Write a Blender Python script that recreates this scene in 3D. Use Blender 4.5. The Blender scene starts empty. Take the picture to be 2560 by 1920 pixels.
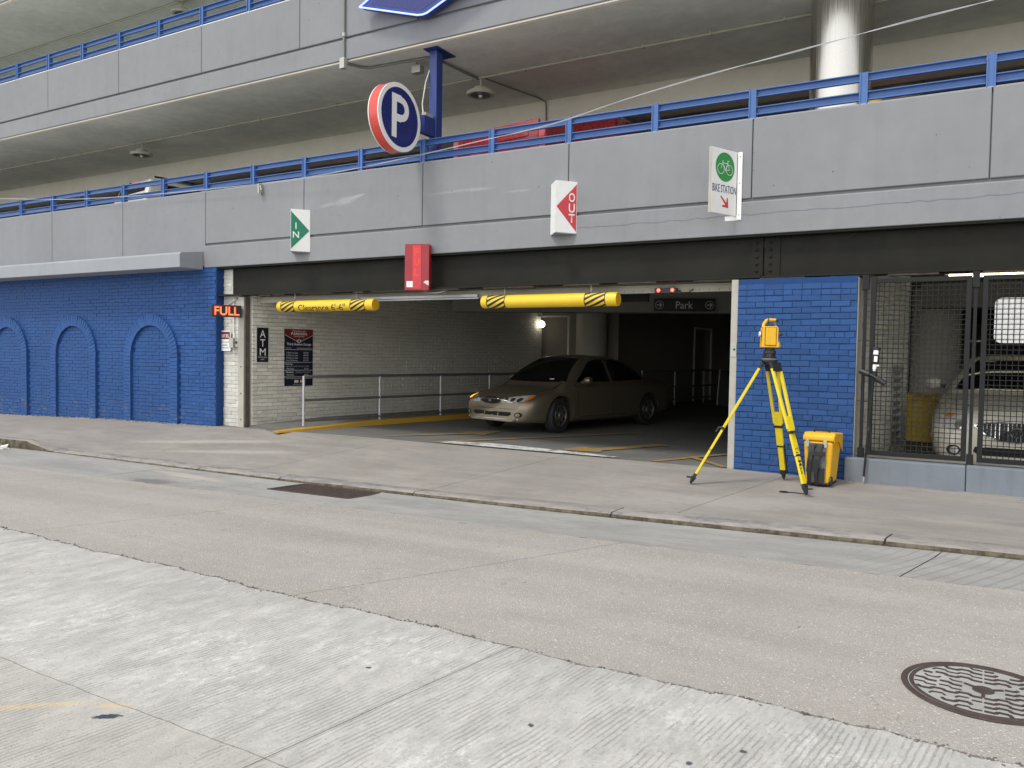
import bpy, bmesh, math, random
from mathutils import Vector, Matrix
from mathutils.bvhtree import BVHTree

sc = bpy.context.scene
col = sc.collection
RAD = math.radians
rnd = random.Random(11)

# ------------------------------------------------------------------ camera
pitch, roll, yaw = RAD(-2.2), RAD(0.91), RAD(-30.53)
FWD = Vector((math.sin(yaw) * math.cos(pitch), math.cos(yaw) * math.cos(pitch), math.sin(pitch)))
_r = Vector((math.cos(yaw), -math.sin(yaw), 0))
_u = _r.cross(FWD)
CR = math.cos(roll) * _r + math.sin(roll) * _u
CU = -math.sin(roll) * _r + math.cos(roll) * _u
CAM = Vector((0.0, -9.823, 1.42))
cd = bpy.data.cameras.new("camera")
cd.sensor_width = 36.0
cd.lens = 36.0 * 2000.0 / 2560.0
cd.clip_start, cd.clip_end = 0.05, 2000.0
cam = bpy.data.objects.new("camera", cd)
col.objects.link(cam)
cam.matrix_world = Matrix(((CR.x, CU.x, -FWD.x, CAM.x), (CR.y, CU.y, -FWD.y, CAM.y), (CR.z, CU.z, -FWD.z, CAM.z), (0, 0, 0, 1)))
sc.camera = cam

# ------------------------------------------------------------------ sky, sun, exposure
SUN_EL, SUN_AZ = RAD(58), RAD(200)        # azimuth clockwise from +Y: behind the camera, a little to the left
w = bpy.data.worlds.new("World")
sc.world = w
w.use_nodes = True
wn, wl = w.node_tree.nodes, w.node_tree.links
sky = wn.new("ShaderNodeTexSky")
sky.sky_type = 'NISHITA'
sky.sun_disc = False
sky.sun_elevation, sky.sun_rotation = SUN_EL, SUN_AZ
sky.air_density, sky.dust_density, sky.ozone_density = 1.0, 0.6, 0.6
hs = wn.new("ShaderNodeHueSaturation")     # a thin white overcast: the same sky, nearly without its blue
hs.inputs['Saturation'].default_value = 0.09
wl.new(sky.outputs[0], hs.inputs['Color'])
wl.new(hs.outputs[0], wn['Background'].inputs['Color'])
wn['Background'].inputs['Strength'].default_value = 0.15
sd = bpy.data.lights.new("sun", 'SUN')
sd.energy, sd.angle, sd.color = 1.05, RAD(12), (1.0, 0.965, 0.91)
sun = bpy.data.objects.new("sun", sd)
col.objects.link(sun)
_to = Vector((math.sin(SUN_AZ) * math.cos(SUN_EL), math.cos(SUN_AZ) * math.cos(SUN_EL), math.sin(SUN_EL)))
sun.rotation_euler = _to.to_track_quat('Z', 'Y').to_euler()
vs = sc.view_settings
vs.view_transform, vs.look, vs.gamma, vs.exposure = 'Standard', 'None', 1.0, 0.85
vs.use_curve_mapping = False
sc.render.engine = 'CYCLES'
sc.cycles.use_denoising = True
sc.cycles.max_bounces = 8
sc.cycles.diffuse_bounces = 4
sc.cycles.use_adaptive_sampling = True
sc.cycles.adaptive_threshold = 0.012
sc.cycles.glossy_bounces = 4
sc.cycles.sample_clamp_indirect = 6.0

# ------------------------------------------------------------------ mesh builder
class MB:
    def __init__(s): s.v, s.f = [], []
    def add(s, vs, fs):
        o = len(s.v)
        s.v += [tuple(p) for p in vs]
        s.f += [tuple(i + o for i in f) for f in fs]
        return s
    def box(s, x0, x1, y0, y1, z0, z1):
        return s.add([(x0, y0, z0), (x1, y0, z0), (x1, y1, z0), (x0, y1, z0), (x0, y0, z1), (x1, y0, z1), (x1, y1, z1), (x0, y1, z1)],
                     [(3, 2, 1, 0), (4, 5, 6, 7), (0, 1, 5, 4), (1, 2, 6, 5), (2, 3, 7, 6), (3, 0, 4, 7)])
    def obox(s, c, hx, hy, hz):           # centre and three half-axis vectors
        c, hx, hy, hz = map(Vector, (c, hx, hy, hz))
        P = [c + a * hx + b * hy + d * hz for d in (-1, 1) for a, b in ((-1, -1), (1, -1), (1, 1), (-1, 1))]
        return s.add(P, [(3, 2, 1, 0), (4, 5, 6, 7), (0, 1, 5, 4), (1, 2, 6, 5), (2, 3, 7, 6), (3, 0, 4, 7)])
    def bar(s, a, b, wdt, thk, side=(0, 0, 1)):   # rectangular bar from a to b; wdt along `side`
        a, b = Vector(a), Vector(b)
        d = (b - a).normalized()
        sd_ = Vector(side); sd_ = (sd_ - d * sd_.dot(d)).normalized()
        t = d.cross(sd_)
        return s.obox((a + b) / 2, (b - a) / 2, sd_ * wdt / 2, t * thk / 2)
    def tube(s, pts, r, n=10, cap=True):
        pts = [Vector(p) for p in pts]
        rr = r if isinstance(r, (list, tuple)) else [r] * len(pts)
        rings, prev = [], None
        for i, p in enumerate(pts):
            d = (pts[min(i + 1, len(pts) - 1)] - pts[max(i - 1, 0)]).normalized()
            if prev is None:
                prev = Vector((0, 0, 1)) if abs(d.z) < 0.9 else Vector((1, 0, 0))
            x = (prev - d * prev.dot(d)).normalized(); prev = x
            y = d.cross(x)
            rings.append([p + (x * math.cos(2 * math.pi * k / n) + y * math.sin(2 * math.pi * k / n)) * rr[i] for k in range(n)])
        vs_ = [q for g in rings for q in g]
        fs = [(i * n + k, i * n + (k + 1) % n, (i + 1) * n + (k + 1) % n, (i + 1) * n + k) for i in range(len(pts) - 1) for k in range(n)]
        if cap: fs += [tuple(range(n - 1, -1, -1)), tuple((len(pts) - 1) * n + k for k in range(n))]
        return s.add(vs_, fs)
    def lathe(s, c, prof, axis=(0, 0, 1), n=32):  # prof: (radius, height along axis)
        c, ax = Vector(c), Vector(axis).normalized()
        x = ax.orthogonal().normalized(); y = ax.cross(x)
        vs_ = [c + ax * h + (x * math.cos(2 * math.pi * k / n) + y * math.sin(2 * math.pi * k / n)) * max(r, 1e-4) for r, h in prof for k in range(n)]
        fs = [(i * n + k, i * n + (k + 1) % n, (i + 1) * n + (k + 1) % n, (i + 1) * n + k) for i in range(len(prof) - 1) for k in range(n)]
        return s.add(vs_, fs)
    def prism(s, poly, d):                # polygon of 3D points pushed along d
        P = [Vector(p) for p in poly]; D = Vector(d); n = len(P)
        return s.add(P + [p + D for p in P], [tuple(range(n - 1, -1, -1)), tuple(range(n, 2 * n))] + [(k, (k + 1) % n, n + (k + 1) % n, n + k) for k in range(n)])
    def sheet(s, poly): return s.add(poly, [tuple(range(len(poly)))])

MATS = {}
def wloc(o):
    v = Vector((0, 0, 0))
    while o: v = v + o.location; o = o.parent
    return v
def link(name, me, parent=None, world=True, smooth=False):
    o = bpy.data.objects.new(name, me); col.objects.link(o)
    if parent:
        o.parent = parent
        if world: o.location = -wloc(parent)
    return o
def obj(name, mb, mat, parent=None, world=True, smooth=False, bevel=0.0, seg=2, kind=None, label=None, angle=40):
    me = bpy.data.meshes.new(name)
    me.from_pydata(mb.v, [], mb.f)
    bm = bmesh.new(); bm.from_mesh(me)
    bmesh.ops.recalc_face_normals(bm, faces=bm.faces)
    bm.to_mesh(me); bm.free()
    me.materials.append(MATS[mat])
    if smooth:
        me.shade_smooth()
        me.set_sharp_from_angle(angle=RAD(angle))
    o = link(name, me, parent, world)
    if bevel:
        m = o.modifiers.new("bevel", 'BEVEL'); m.width, m.segments, m.limit_method, m.angle_limit = bevel, seg, 'ANGLE', RAD(35)
    if kind: o['kind'] = kind
    if label: o['label'] = label
    return o
def tag(o, label, cat, group=None):
    o['label'], o['category'] = label, cat
    if group: o['group'] = group
    return o
def thing(name, loc, label, cat, group=None, rz=0.0):
    o = bpy.data.objects.new(name, None); col.objects.link(o)
    o.empty_display_size = 0.1
    o.location = loc; o.rotation_euler = (0, 0, rz)
    return tag(o, label, cat, group)
def struct(name, mb, mat, **k):
    o = obj(name, mb, mat, **k); o['kind'] = 'structure'; return o

# ------------------------------------------------------------------ materials
class NT:
    def __init__(s, name):
        s.m = bpy.data.materials.new(name); s.m.use_nodes = True
        s.n, s.l = s.m.node_tree.nodes, s.m.node_tree.links
        s.b = s.n['Principled BSDF']
        s.pos = s.n.new('ShaderNodeNewGeometry').outputs['Position']
        MATS[name] = s.m; s.cache = {}
    def set(s, sock, v):
        if hasattr(v, 'is_linked') or hasattr(v, 'links'): s.l.new(v, sock)
        else: sock.default_value = v
    def noise(s, scale, detail=4, rough=0.6, vec=None, out=0, dist=0):
        key = (scale, detail, rough, out, dist)
        if vec is None and key in s.cache: return s.cache[key]
        t = s.n.new('ShaderNodeTexNoise'); s.l.new(vec or s.pos, t.inputs['Vector'])
        if vec is None: s.cache[key] = t.outputs[out]
        t.inputs['Scale'].default_value, t.inputs['Detail'].default_value, t.inputs['Roughness'].default_value = scale, detail, rough
        t.inputs['Distortion'].default_value = dist
        return t.outputs[out]
    def vor(s, scale, vec=None, feat='F1', out='Distance'):
        t = s.n.new('ShaderNodeTexVoronoi'); t.feature = feat
        s.l.new(vec or s.pos, t.inputs['Vector']); t.inputs['Scale'].default_value = scale
        return t.outputs[out]
    def stretch(s, sx, sy, sz, rz=0.0):
        t = s.n.new('ShaderNodeMapping'); s.l.new(s.pos, t.inputs['Vector'])
        t.inputs['Scale'].default_value = (sx, sy, sz); t.inputs['Rotation'].default_value = (0, 0, rz)
        return t.outputs[0]
    def ramp(s, x, a, b, va=0.0, vb=1.0, smooth=True):
        t = s.n.new('ShaderNodeMapRange'); s.set(t.inputs['Value'], x)
        if smooth: t.interpolation_type = 'SMOOTHSTEP'
        for i, v in zip(('From Min', 'From Max', 'To Min', 'To Max'), (a, b, va, vb)): t.inputs[i].default_value = v
        return t.outputs[0]
    def math(s, op, a, b=0.0):
        t = s.n.new('ShaderNodeMath'); t.operation = op; s.set(t.inputs[0], a); s.set(t.inputs[1], b); return t.outputs[0]
    def mix(s, fac, a, b, mode='MIX'):
        t = s.n.new('ShaderNodeMix'); t.data_type = 'RGBA'; t.blend_type = mode
        s.set(t.inputs[0], fac)
        for sock, v in ((t.inputs[6], a), (t.inputs[7], b)):
            if isinstance(v, tuple) and len(v) == 3: v = v + (1,)
            s.set(sock, v)
        return t.outputs[2]
    def bump(s, h, strength=0.3, dist=0.01, prev=None):
        t = s.n.new('ShaderNodeBump'); s.l.new(h, t.inputs['Height'])
        t.inputs['Strength'].default_value, t.inputs['Distance'].default_value = strength, dist
        if prev: s.l.new(prev, t.inputs['Normal'])
        s.l.new(t.outputs[0], s.b.inputs['Normal']); return t.outputs[0]
    def sep(s):
        t = s.n.new('ShaderNodeSeparateXYZ'); s.l.new(s.pos, t.inputs[0]); return t.outputs
    def blotch(s, x, y, rx, ry, ang=0.0, edge=0.35, nscale=14, wall=False):
        """irregular stain of its own shape on the ground at (x, y)"""
        t = s.n.new('ShaderNodeMapping'); t.vector_type = 'TEXTURE'
        s.l.new(s.pos, t.inputs['Vector'])
        t.inputs['Location'].default_value = (x, 0, y) if wall else (x, y, 0); t.inputs['Rotation'].default_value = (0, ang, 0) if wall else (0, 0, ang); t.inputs['Scale'].default_value = (rx, 1e3, ry) if wall else (rx, ry, 1e3)
        v = s.n.new('ShaderNodeVectorMath'); v.operation = 'LENGTH'; s.l.new(t.outputs[0], v.inputs[0])
        d = s.math('ADD', v.outputs['Value'], s.math('MULTIPLY', s.math('SUBTRACT', s.noise(nscale, 3), 0.5), 1.3))
        return s.ramp(d, 1.0 - edge, 1.0 + edge, 1.0, 0.0)
    def out(s, c, rough=0.6, metal=0.0, spec=0.5, coat=0.0):
        if isinstance(c, tuple) and len(c) == 3: c = c + (1,)
        s.set(s.b.inputs['Base Color'], c); s.set(s.b.inputs['Roughness'], rough); s.set(s.b.inputs['Metallic'], metal)
        s.b.inputs['Specular IOR Level'].default_value = spec
        if coat:
            s.b.inputs['Coat Weight'].default_value = coat; s.b.inputs['Coat Roughness'].default_value = 0.06
        return s.m

def dk(c, k): return tuple(x * k for x in c)
def paint(name, c, rough=0.5, var=0.12, scale=3.0, metal=0.0, spec=0.5, coat=0.0, grain=0.0, dirt=0.0):
    m = NT(name)
    n1 = m.noise(scale, 5, 0.65); n2 = m.noise(scale * 13, 3, 0.6)
    f = m.math('ADD', m.math('MULTIPLY', n1, 0.7), m.math('MULTIPLY', n2, 0.3))
    cc = m.mix(m.ramp(f, 0.3, 0.7), dk(c, 1 - var), dk(c, 1 + var))
    if dirt:
        cc = m.mix(m.math('MULTIPLY', m.ramp(m.noise(scale * 2.3, 8, 0.75), 0.52, 0.72), dirt), cc, dk(c, 0.45))
    if grain: m.bump(m.noise(220, 2), grain, 0.002)
    m.out(cc, m.ramp(n2, 0.2, 0.8, max(rough - 0.08, 0.02), min(rough + 0.08, 1)), metal, spec, coat)
    return m
def emit(name, c, strength):
    m = NT(name); m.out(dk(c, 0.5), 0.4)
    m.b.inputs['Emission Color'].default_value = c + (1,); m.b.inputs['Emission Strength'].default_value = strength

def concrete(name, c, var=0.14, pits=0.0, streak=0.0, warm=0.0, patch=None, marks=()):
    m = NT(name)
    big, mid, fine = m.noise(0.55, 5, 0.6), m.noise(4.5, 6, 0.65), m.noise(70, 3, 0.7)
    f = m.math('ADD', m.math('MULTIPLY', big, 0.5), m.math('ADD', m.math('MULTIPLY', mid, 0.35), m.math('MULTIPLY', fine, 0.15)))
    cc = m.mix(m.ramp(f, 0.32, 0.68), dk(c, 1 - var), dk(c, 1 + var))
    if warm:
        cc = m.mix(m.math('MULTIPLY', m.ramp(m.noise(1.3, 6, 0.7), 0.48, 0.7), warm), cc, (c[0] * 1.03, c[1] * 0.93, c[2] * 0.82))
    if patch:
        cc = m.mix(m.math('MULTIPLY', m.ramp(m.noise(1.9, 7, 0.72, dist=0.6), 0.56, 0.66), 0.55), cc, patch)
    if streak:
        sv = m.noise(1.0, 5, 0.7, vec=m.stretch(5, 5, 0.35))
        cc = m.mix(m.math('MULTIPLY', m.ramp(sv, 0.5, 0.75), streak), cc, dk(c, 0.62))
    for x, z, rx, rz, a, k, c1 in marks:
        cc = m.mix(m.math('MULTIPLY', m.blotch(x, z, rx, rz, a, 0.6, 22, True), k), cc, c1)
    h = m.math('ADD', m.math('MULTIPLY', fine, 0.4), mid)
    if pits:
        wob = m.noise(3.1, 2)
        p = m.math('MULTIPLY', m.ramp(m.vor(7.0), 0.045, 0.085, 1.0, 0.0), m.ramp(wob, 0.45, 0.55))
        cc = m.mix(m.math('MULTIPLY', p, pits), cc, dk(c, 0.35))
        h = m.math('SUBTRACT', h, p)
    m.bump(h, 0.25, 0.004)
    m.out(cc, 0.82, 0, 0.3)
    return m

GREY = (0.238, 0.246, 0.258)
SMEAR = [(-9.35, 3.80, .16, .025, -.1, .4, (0.38, 0.39, 0.40)), (-8.95, 3.84, .20, .05, -.12, .45, (0.40, 0.41, 0.42)), (-8.70, 3.89, .12, .02, -.15, .5, (0.46, 0.46, 0.46)), (-6.85, 3.80, .45, .018, -.03, .35, (0.37, 0.38, 0.39)), (-6.4, 3.79, .2, .02, 0, .4, (0.40, 0.41, 0.42)), (-5.75, 3.71, .18, .012, 0, .4, (0.40, 0.41, 0.42))]
concrete('parapet_paint', GREY, 0.07, pits=0.9, streak=0.17, marks=SMEAR)
concrete('fascia_paint', dk(GREY, 1.02), 0.08, pits=0.35, streak=0.2)
concrete('ledge_paint', (0.31, 0.325, 0.35), 0.06, streak=0.15)
concrete('plinth_paint', (0.185, 0.208, 0.238), 0.10, pits=0.2, streak=0.35)
concrete('soffit', (0.715, 0.745, 0.69), 0.15, warm=0.0, patch=(0.87, 0.865, 0.80))
concrete('cream_beam', (0.90, 0.865, 0.76), 0.06, warm=0.2)
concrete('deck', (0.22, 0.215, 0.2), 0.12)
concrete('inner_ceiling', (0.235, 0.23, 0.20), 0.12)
paint('rail_blue', (0.058, 0.140, 0.365), 0.45, 0.10, 2.0, dirt=0.25)
paint('post_blue', (0.018, 0.042, 0.20), 0.4, 0.08, 2.0)
paint('galvanised', (0.42, 0.42, 0.38), 0.45, 0.12, 6.0, metal=0.3)
paint('conduit_paint', (0.50, 0.49, 0.41), 0.5, 0.08, 4.0)
paint('conduit_grey', (0.20, 0.205, 0.19), 0.5, 0.1, 4.0)
paint('steel_black', (0.0125, 0.0122, 0.0092), 0.62, 0.3, 1.2, spec=0.22, dirt=0.3)
paint('rail_dark', (0.15, 0.15, 0.145), 0.45, 0.12, 6.0, metal=0.3)
paint('steel_gate', (0.0145, 0.0155, 0.0155), 0.55, 0.15, 5.0, spec=0.25)
paint('rust_edge', (0.10, 0.085, 0.065), 0.8, 0.4, 7.0, dirt=0.6)
paint('jamb_paint', (0.41, 0.39, 0.335), 0.55, 0.08, 3.0, dirt=0.3)
paint('head_paint', (0.44, 0.42, 0.35), 0.55, 0.08, 3.0, dirt=0.25)
paint('white_paint', (0.82, 0.82, 0.80), 0.4, 0.04, 5.0, dirt=0.12)
paint('white_letter', (0.84, 0.84, 0.82), 0.45, 0.03, 5.0)
paint('dim_letter', (0.58, 0.58, 0.57), 0.5, 0.05, 5.0)
paint('rail_pipe', (0.47, 0.48, 0.49), 0.42, 0.1, 8.0, metal=0.35, dirt=0.15)
paint('black_plastic', (0.018, 0.018, 0.019), 0.45, 0.2, 9.0)
paint('black_board', (0.012, 0.012, 0.013), 0.35, 0.15, 4.0)
paint('rubber', (0.02, 0.02, 0.021), 0.75, 0.2, 12.0)
paint('hub_silver', (0.20, 0.20, 0.19), 0.35, 0.1, 9.0, metal=0.7)
paint('chrome', (0.75, 0.75, 0.74), 0.10, 0.03, 5.0, metal=1.0)
paint('sign_red', (0.33, 0.026, 0.036), 0.45, 0.10, 5.0, dirt=0.2)
paint('arrow_red', (0.58, 0.045, 0.055), 0.4, 0.06, 5.0)
paint('pdisc_red', (0.62, 0.07, 0.055), 0.3, 0.05, 5.0)
paint('sign_green', (0.0, 0.20, 0.105), 0.4, 0.06, 5.0)
paint('bike_green', (0.03, 0.27, 0.06), 0.4, 0.05, 5.0)
paint('navy', (0.014, 0.025, 0.15), 0.3, 0.05, 5.0)
paint('navy_board', (0.008, 0.011, 0.030), 0.4, 0.1, 5.0)
paint('board_red', (0.17, 0.018, 0.016), 0.45, 0.08, 5.0)
paint('text_navy', (0.03, 0.035, 0.16), 0.5, 0.05, 5.0)
paint('bar_yellow', (0.78, 0.53, 0.03), 0.35, 0.05, 4.0, dirt=0.08)
paint('bar_cap', (0.78, 0.42, 0.012), 0.35, 0.05, 4.0)
paint('tripod_yellow', (0.78, 0.61, 0.015), 0.42, 0.08, 9.0, dirt=0.2)
paint('case_yellow', (0.76, 0.42, 0.010), 0.45, 0.07, 7.0, dirt=0.16)
paint('case_grey', (0.11, 0.125, 0.13), 0.6, 0.1, 8.0)
paint('barrel_yellow', (0.50, 0.34, 0.02), 0.5, 0.1, 6.0, dirt=0.3)
paint('lens_white', (0.42, 0.42, 0.40), 0.12, 0.12, 25.0, spec=0.8, coat=0.6)
paint('lens_amber', (0.60, 0.19, 0.02), 0.2, 0.1, 20.0, coat=0.5)
paint('lens_red', (0.45, 0.02, 0.02), 0.2, 0.1, 20.0, coat=0.5)
paint('car_glass', (0.004, 0.0045, 0.0045), 0.03, 0.2, 3.0, spec=0.45)
paint('tan_body', (0.245, 0.207, 0.150), 0.38, 0.02, 1.5, metal=0.72, coat=0.2)
paint('ivory_body', (0.60, 0.57, 0.48), 0.3, 0.03, 1.5, coat=0.5)
paint('white_body', (0.58, 0.57, 0.52), 0.3, 0.03, 1.5, coat=0.4)
paint('red_body', (0.27, 0.015, 0.016), 0.3, 0.05, 1.5, coat=0.4)
paint('dark_body', (0.012, 0.012, 0.013), 0.35, 0.05, 1.5, coat=0.3)
paint('wheel_well', (0.008, 0.008, 0.008), 0.9, 0.1, 5)
paint('column_cream', (0.46, 0.44, 0.36), 0.6, 0.08, 2.0, dirt=0.15)
paint('bollard_yellow', (0.62, 0.42, 0.02), 0.5, 0.06, 5.0)
paint('iron', (0.045, 0.037, 0.033), 0.6, 0.3, 9.0, metal=0.3)
paint('iron_brown', (0.060, 0.042, 0.036), 0.7, 0.3, 12.0)
paint('paper', (0.66, 0.64, 0.60), 0.8, 0.1, 9.0)
emit('led_orange', (1.0, 0.05, 0.015), 1.0)
emit('led_core', (1.0, 0.15, 0.05), 1.6)
emit('neon_red', (1.0, 0.035, 0.02), 0.55)
emit('red_lamp', (1.0, 0.05, 0.03), 6.0)
emit('bulb', (1.0, 0.92, 0.78), 3.2)
emit('tube_light', (1.0, 0.93, 0.62), 3.0)
emit('neon_blue', (0.25, 0.32, 1.0), 1.5)
emit('amber_lit', (1.0, 0.42, 0.02), 1.6)
m = NT('brushed_steel')
sv = m.noise(1.0, 4, 0.6, vec=m.stretch(40, 40, 0.6))
m.out(m.mix(sv, (0.46, 0.44, 0.40), (0.66, 0.635, 0.59)), m.ramp(sv, 0.3, 0.7, 0.20, 0.34), 1.0)

def brick_paint(name, c, soot=0.25, scuff=None):
    m = NT(name)
    oi = m.n.new('ShaderNodeObjectInfo').outputs['Random']
    n1, n2, n3 = m.noise(1.1, 5, 0.65), m.noise(16, 4, 0.65), m.noise(120, 2)
    f = m.math('ADD', m.math('MULTIPLY', n1, 0.5), m.math('ADD', m.math('MULTIPLY', n2, 0.25), m.math('MULTIPLY', oi, 0.25)))
    cc = m.mix(m.ramp(f, 0.3, 0.7), dk(c, 0.84), dk(c, 1.12))
    cc = m.mix(m.math('MULTIPLY', m.ramp(m.noise(2.2, 8, 0.75), 0.55, 0.75), soot), cc, dk(c, 0.5))
    if scuff:
        z = m.sep()[2]
        low = m.math('MULTIPLY', m.ramp(z, 0.05, 0.55, 1.0, 0.0), m.ramp(m.noise(5.5, 7, 0.75), 0.50, 0.68))
        cc = m.mix(m.math('MULTIPLY', low, 0.5), cc, scuff)
        cc = m.mix(m.ramp(m.noise(24, 5, 0.8), 0.70, 0.74), cc, m.mix(0.5, dk(c, 1.3), scuff))
    m.bump(m.math('ADD', n2, m.math('MULTIPLY', n3, 0.3)), 0.35, 0.004)
    m.out(cc, 0.62, 0, 0.22)
BLUE = (0.0165, 0.067, 0.225)
brick_paint('brick_blue', (0.0255, 0.083, 0.250), 0.25, (0.17, 0.17, 0.17))
brick_paint('brick_blue_pillar', (0.0255, 0.0755, 0.215), 0.25, (0.10, 0.11, 0.14))
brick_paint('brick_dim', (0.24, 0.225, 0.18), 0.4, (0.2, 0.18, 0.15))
brick_paint('brick_white', (0.69, 0.665, 0.585), 0.25, (0.30, 0.27, 0.22))
brick_paint('mortar_white', (0.50, 0.48, 0.415), 0.3)
brick_paint('mortar_blue', dk(BLUE, 0.72), 0.3)
brick_paint('brick_pier', (0.60, 0.59, 0.54), 0.2, (0.30, 0.27, 0.22))

def speckle(m, cc, scale, lo, hi, col_, amt):
    v = m.n.new('ShaderNodeTexVoronoi'); m.l.new(m.pos, v.inputs['Vector']); v.inputs['Scale'].default_value = scale
    pick = m.n.new('ShaderNodeSeparateColor'); m.l.new(v.outputs['Color'], pick.inputs[0])
    f = m.math('MULTIPLY', m.ramp(pick.outputs[0], lo, hi), m.ramp(v.outputs['Distance'], 0.25, 0.5, 1, 0))
    return m.mix(m.math('MULTIPLY', f, amt), cc, col_)

def cracks(m, cc, scale, wdt, col_, amt):
    wv = m.n.new('ShaderNodeVectorMath'); wv.operation = 'ADD'
    nz = m.n.new('ShaderNodeTexNoise'); m.l.new(m.pos, nz.inputs['Vector']); nz.inputs['Scale'].default_value = 1.7; nz.inputs['Detail'].default_value = 8; nz.inputs['Roughness'].default_value = 0.7
    sc2 = m.n.new('ShaderNodeVectorMath'); sc2.operation = 'SCALE'; m.l.new(nz.outputs['Color'], sc2.inputs[0]); sc2.inputs['Scale'].default_value = 0.9
    m.l.new(m.pos, wv.inputs[0]); m.l.new(sc2.outputs[0], wv.inputs[1])
    d = m.vor(scale, wv.outputs[0], 'DISTANCE_TO_EDGE')
    k = m.math('MULTIPLY', m.ramp(d, wdt * 0.3, wdt, 1.0, 0.0), m.ramp(m.noise(0.9, 4), 0.48, 0.58))
    return m.mix(m.math('MULTIPLY', k, amt), cc, col_)
# worn aggregate lane
m = NT('lane_aggregate')
big, mid, fine = m.noise(0.45, 5, 0.6), m.noise(3.5, 6, 0.7), m.noise(85, 3, 0.75)
c0 = (0.392, 0.364, 0.338)
f = m.math('ADD', m.math('MULTIPLY', big, 0.35), m.math('ADD', m.math('MULTIPLY', mid, 0.3), m.math('MULTIPLY', fine, 0.35)))
cc = m.mix(m.ramp(f, 0.3, 0.7), dk(c0, 0.86), dk(c0, 1.12))
cc = m.mix(m.math('MULTIPLY', m.ramp(m.noise(0.9, 5), 0.5, 0.7), 0.5), cc, (0.35, 0.33, 0.285))
trk = m.ramp(m.noise(1.0, 4, 0.6, vec=m.stretch(0.12, 1.7, 1)), 0.42, 0.66)
cc = m.mix(m.math('MULTIPLY', trk, 0.30), cc, (0.24, 0.225, 0.21))
cc = m.mix(m.math('MULTIPLY', m.ramp(m.noise(28, 6, 0.8), 0.50, 0.66), 0.35), cc, (0.25, 0.225, 0.20))
cc = speckle(m, cc, 150, 0.72, 0.78, (0.64, 0.605, 0.56), 0.65)
cc = speckle(m, cc, 170, 0.72, 0.8, (0.20, 0.18, 0.162), 0.7)
cc = speckle(m, cc, 75, 0.93, 0.95, (0.70, 0.68, 0.64), 0.7)
for x, y, rx, ry, a in ((-5.2, -5.1, .8, .25, .3), (-0.9, -4.6, .9, .2, .1), (-2.2, -5.8, .5, .12, .5)):
    cc = m.mix(m.math('MULTIPLY', m.blotch(x, y, rx, ry, a, 0.6, 5), 0.18), cc, (0.24, 0.23, 0.22))
for x, y in ((-1.75, -4.75), (-2.6, -5.2), (-4.4, -5.4), (-0.85, -5.15), (-3.3, -4.4), (-6.1, -5.3)):
    cc = m.mix(m.math('MULTIPLY', m.blotch(x, y, 0.018, 0.006, rnd.uniform(0, 3), 0.4, 60), .8), cc, (0.13, 0.12, 0.11))
cc = cracks(m, cc, 0.33, 0.0022, (0.15, 0.135, 0.12), 0.5)
h = m.math('ADD', fine, m.vor(95))
m.bump(h, 0.7, 0.005)
m.out(cc, 0.88, 0, 0.25)
# gutter strip and walk
def walk(name, c0, marks=(), tine=None):
    m = NT(name)
    big, mid, fine = m.noise(0.6, 5, 0.6), m.noise(4.0, 7, 0.7), m.noise(110, 3, 0.7)
    lay = m.noise(1.0, 5, 0.7, vec=m.stretch(0.8, 3.2, 1.0, 0.85))
    f = m.math('ADD', m.math('MULTIPLY', big, 0.3), m.math('ADD', m.math('MULTIPLY', lay, 0.45), m.math('ADD', m.math('MULTIPLY', mid, 0.15), m.math('MULTIPLY', fine, 0.1))))
    cc = m.mix(m.ramp(f, 0.34, 0.66), dk(c0, 0.80), dk(c0, 1.16))
    cc = m.mix(m.math('MULTIPLY', m.ramp(m.noise(1.6, 7, 0.75), 0.52, 0.7), 0.45), cc, (c0[0] * 0.80, c0[1] * 0.77, c0[2] * 0.72))
    cc = speckle(m, cc, 60, 0.93, 0.95, dk(c0, 0.45), 0.6)
    cc = m.mix(m.math('MULTIPLY', m.ramp(m.noise(2.6, 9, 0.8, vec=m.stretch(1, 2.2, 1, .2)), 0.50, 0.62), 0.24), cc, dk(c0, 0.70))
    cc = cracks(m, cc, 0.28, 0.0018, dk(c0, 0.35), 0.5)
    for x, y, rx, ry, a, k, c1 in marks:
        cc = m.mix(m.math('MULTIPLY', m.blotch(x, y, rx, ry, a, 0.5, 9), k), cc, c1)
    hgt = m.math('ADD', mid, m.math('MULTIPLY', fine, 0.5))
    if tine:
        x_, y_, _ = m.sep()
        wv = m.math('SINE', m.math('MULTIPLY', m.math('ADD', x_, m.math('ADD', m.math('MULTIPLY', m.math('MULTIPLY', y_, y_), tine[1]), m.math('MULTIPLY', m.noise(2.0, 2), 0.02))), tine[0]))
        t = m.math('MULTIPLY', m.ramp(wv, 0.55, 0.95), m.ramp(x_, tine[2], tine[2] + 0.8))
        cc = m.mix(m.math('MULTIPLY', t, 0.35), cc, dk(c0, 0.5)); hgt = m.math('SUBTRACT', hgt, t)
    m.bump(hgt, 0.3, 0.004)
    m.out(cc, 0.85, 0, 0.28)
walk('gutter', (0.325, 0.318, 0.303), marks=((-8.85, -3.58, .36, .16, .0, .75, (0.14, 0.14, 0.15)), (-8.9, -3.0, .7, .10, -.1, .6, (0.50, 0.44, 0.36)), (-11.0, -3.3, 1.2, .15, -.1, .4, (0.24, 0.24, 0.25))), tine=(2 * math.pi / 0.105, 0.06, -1.1))
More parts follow.
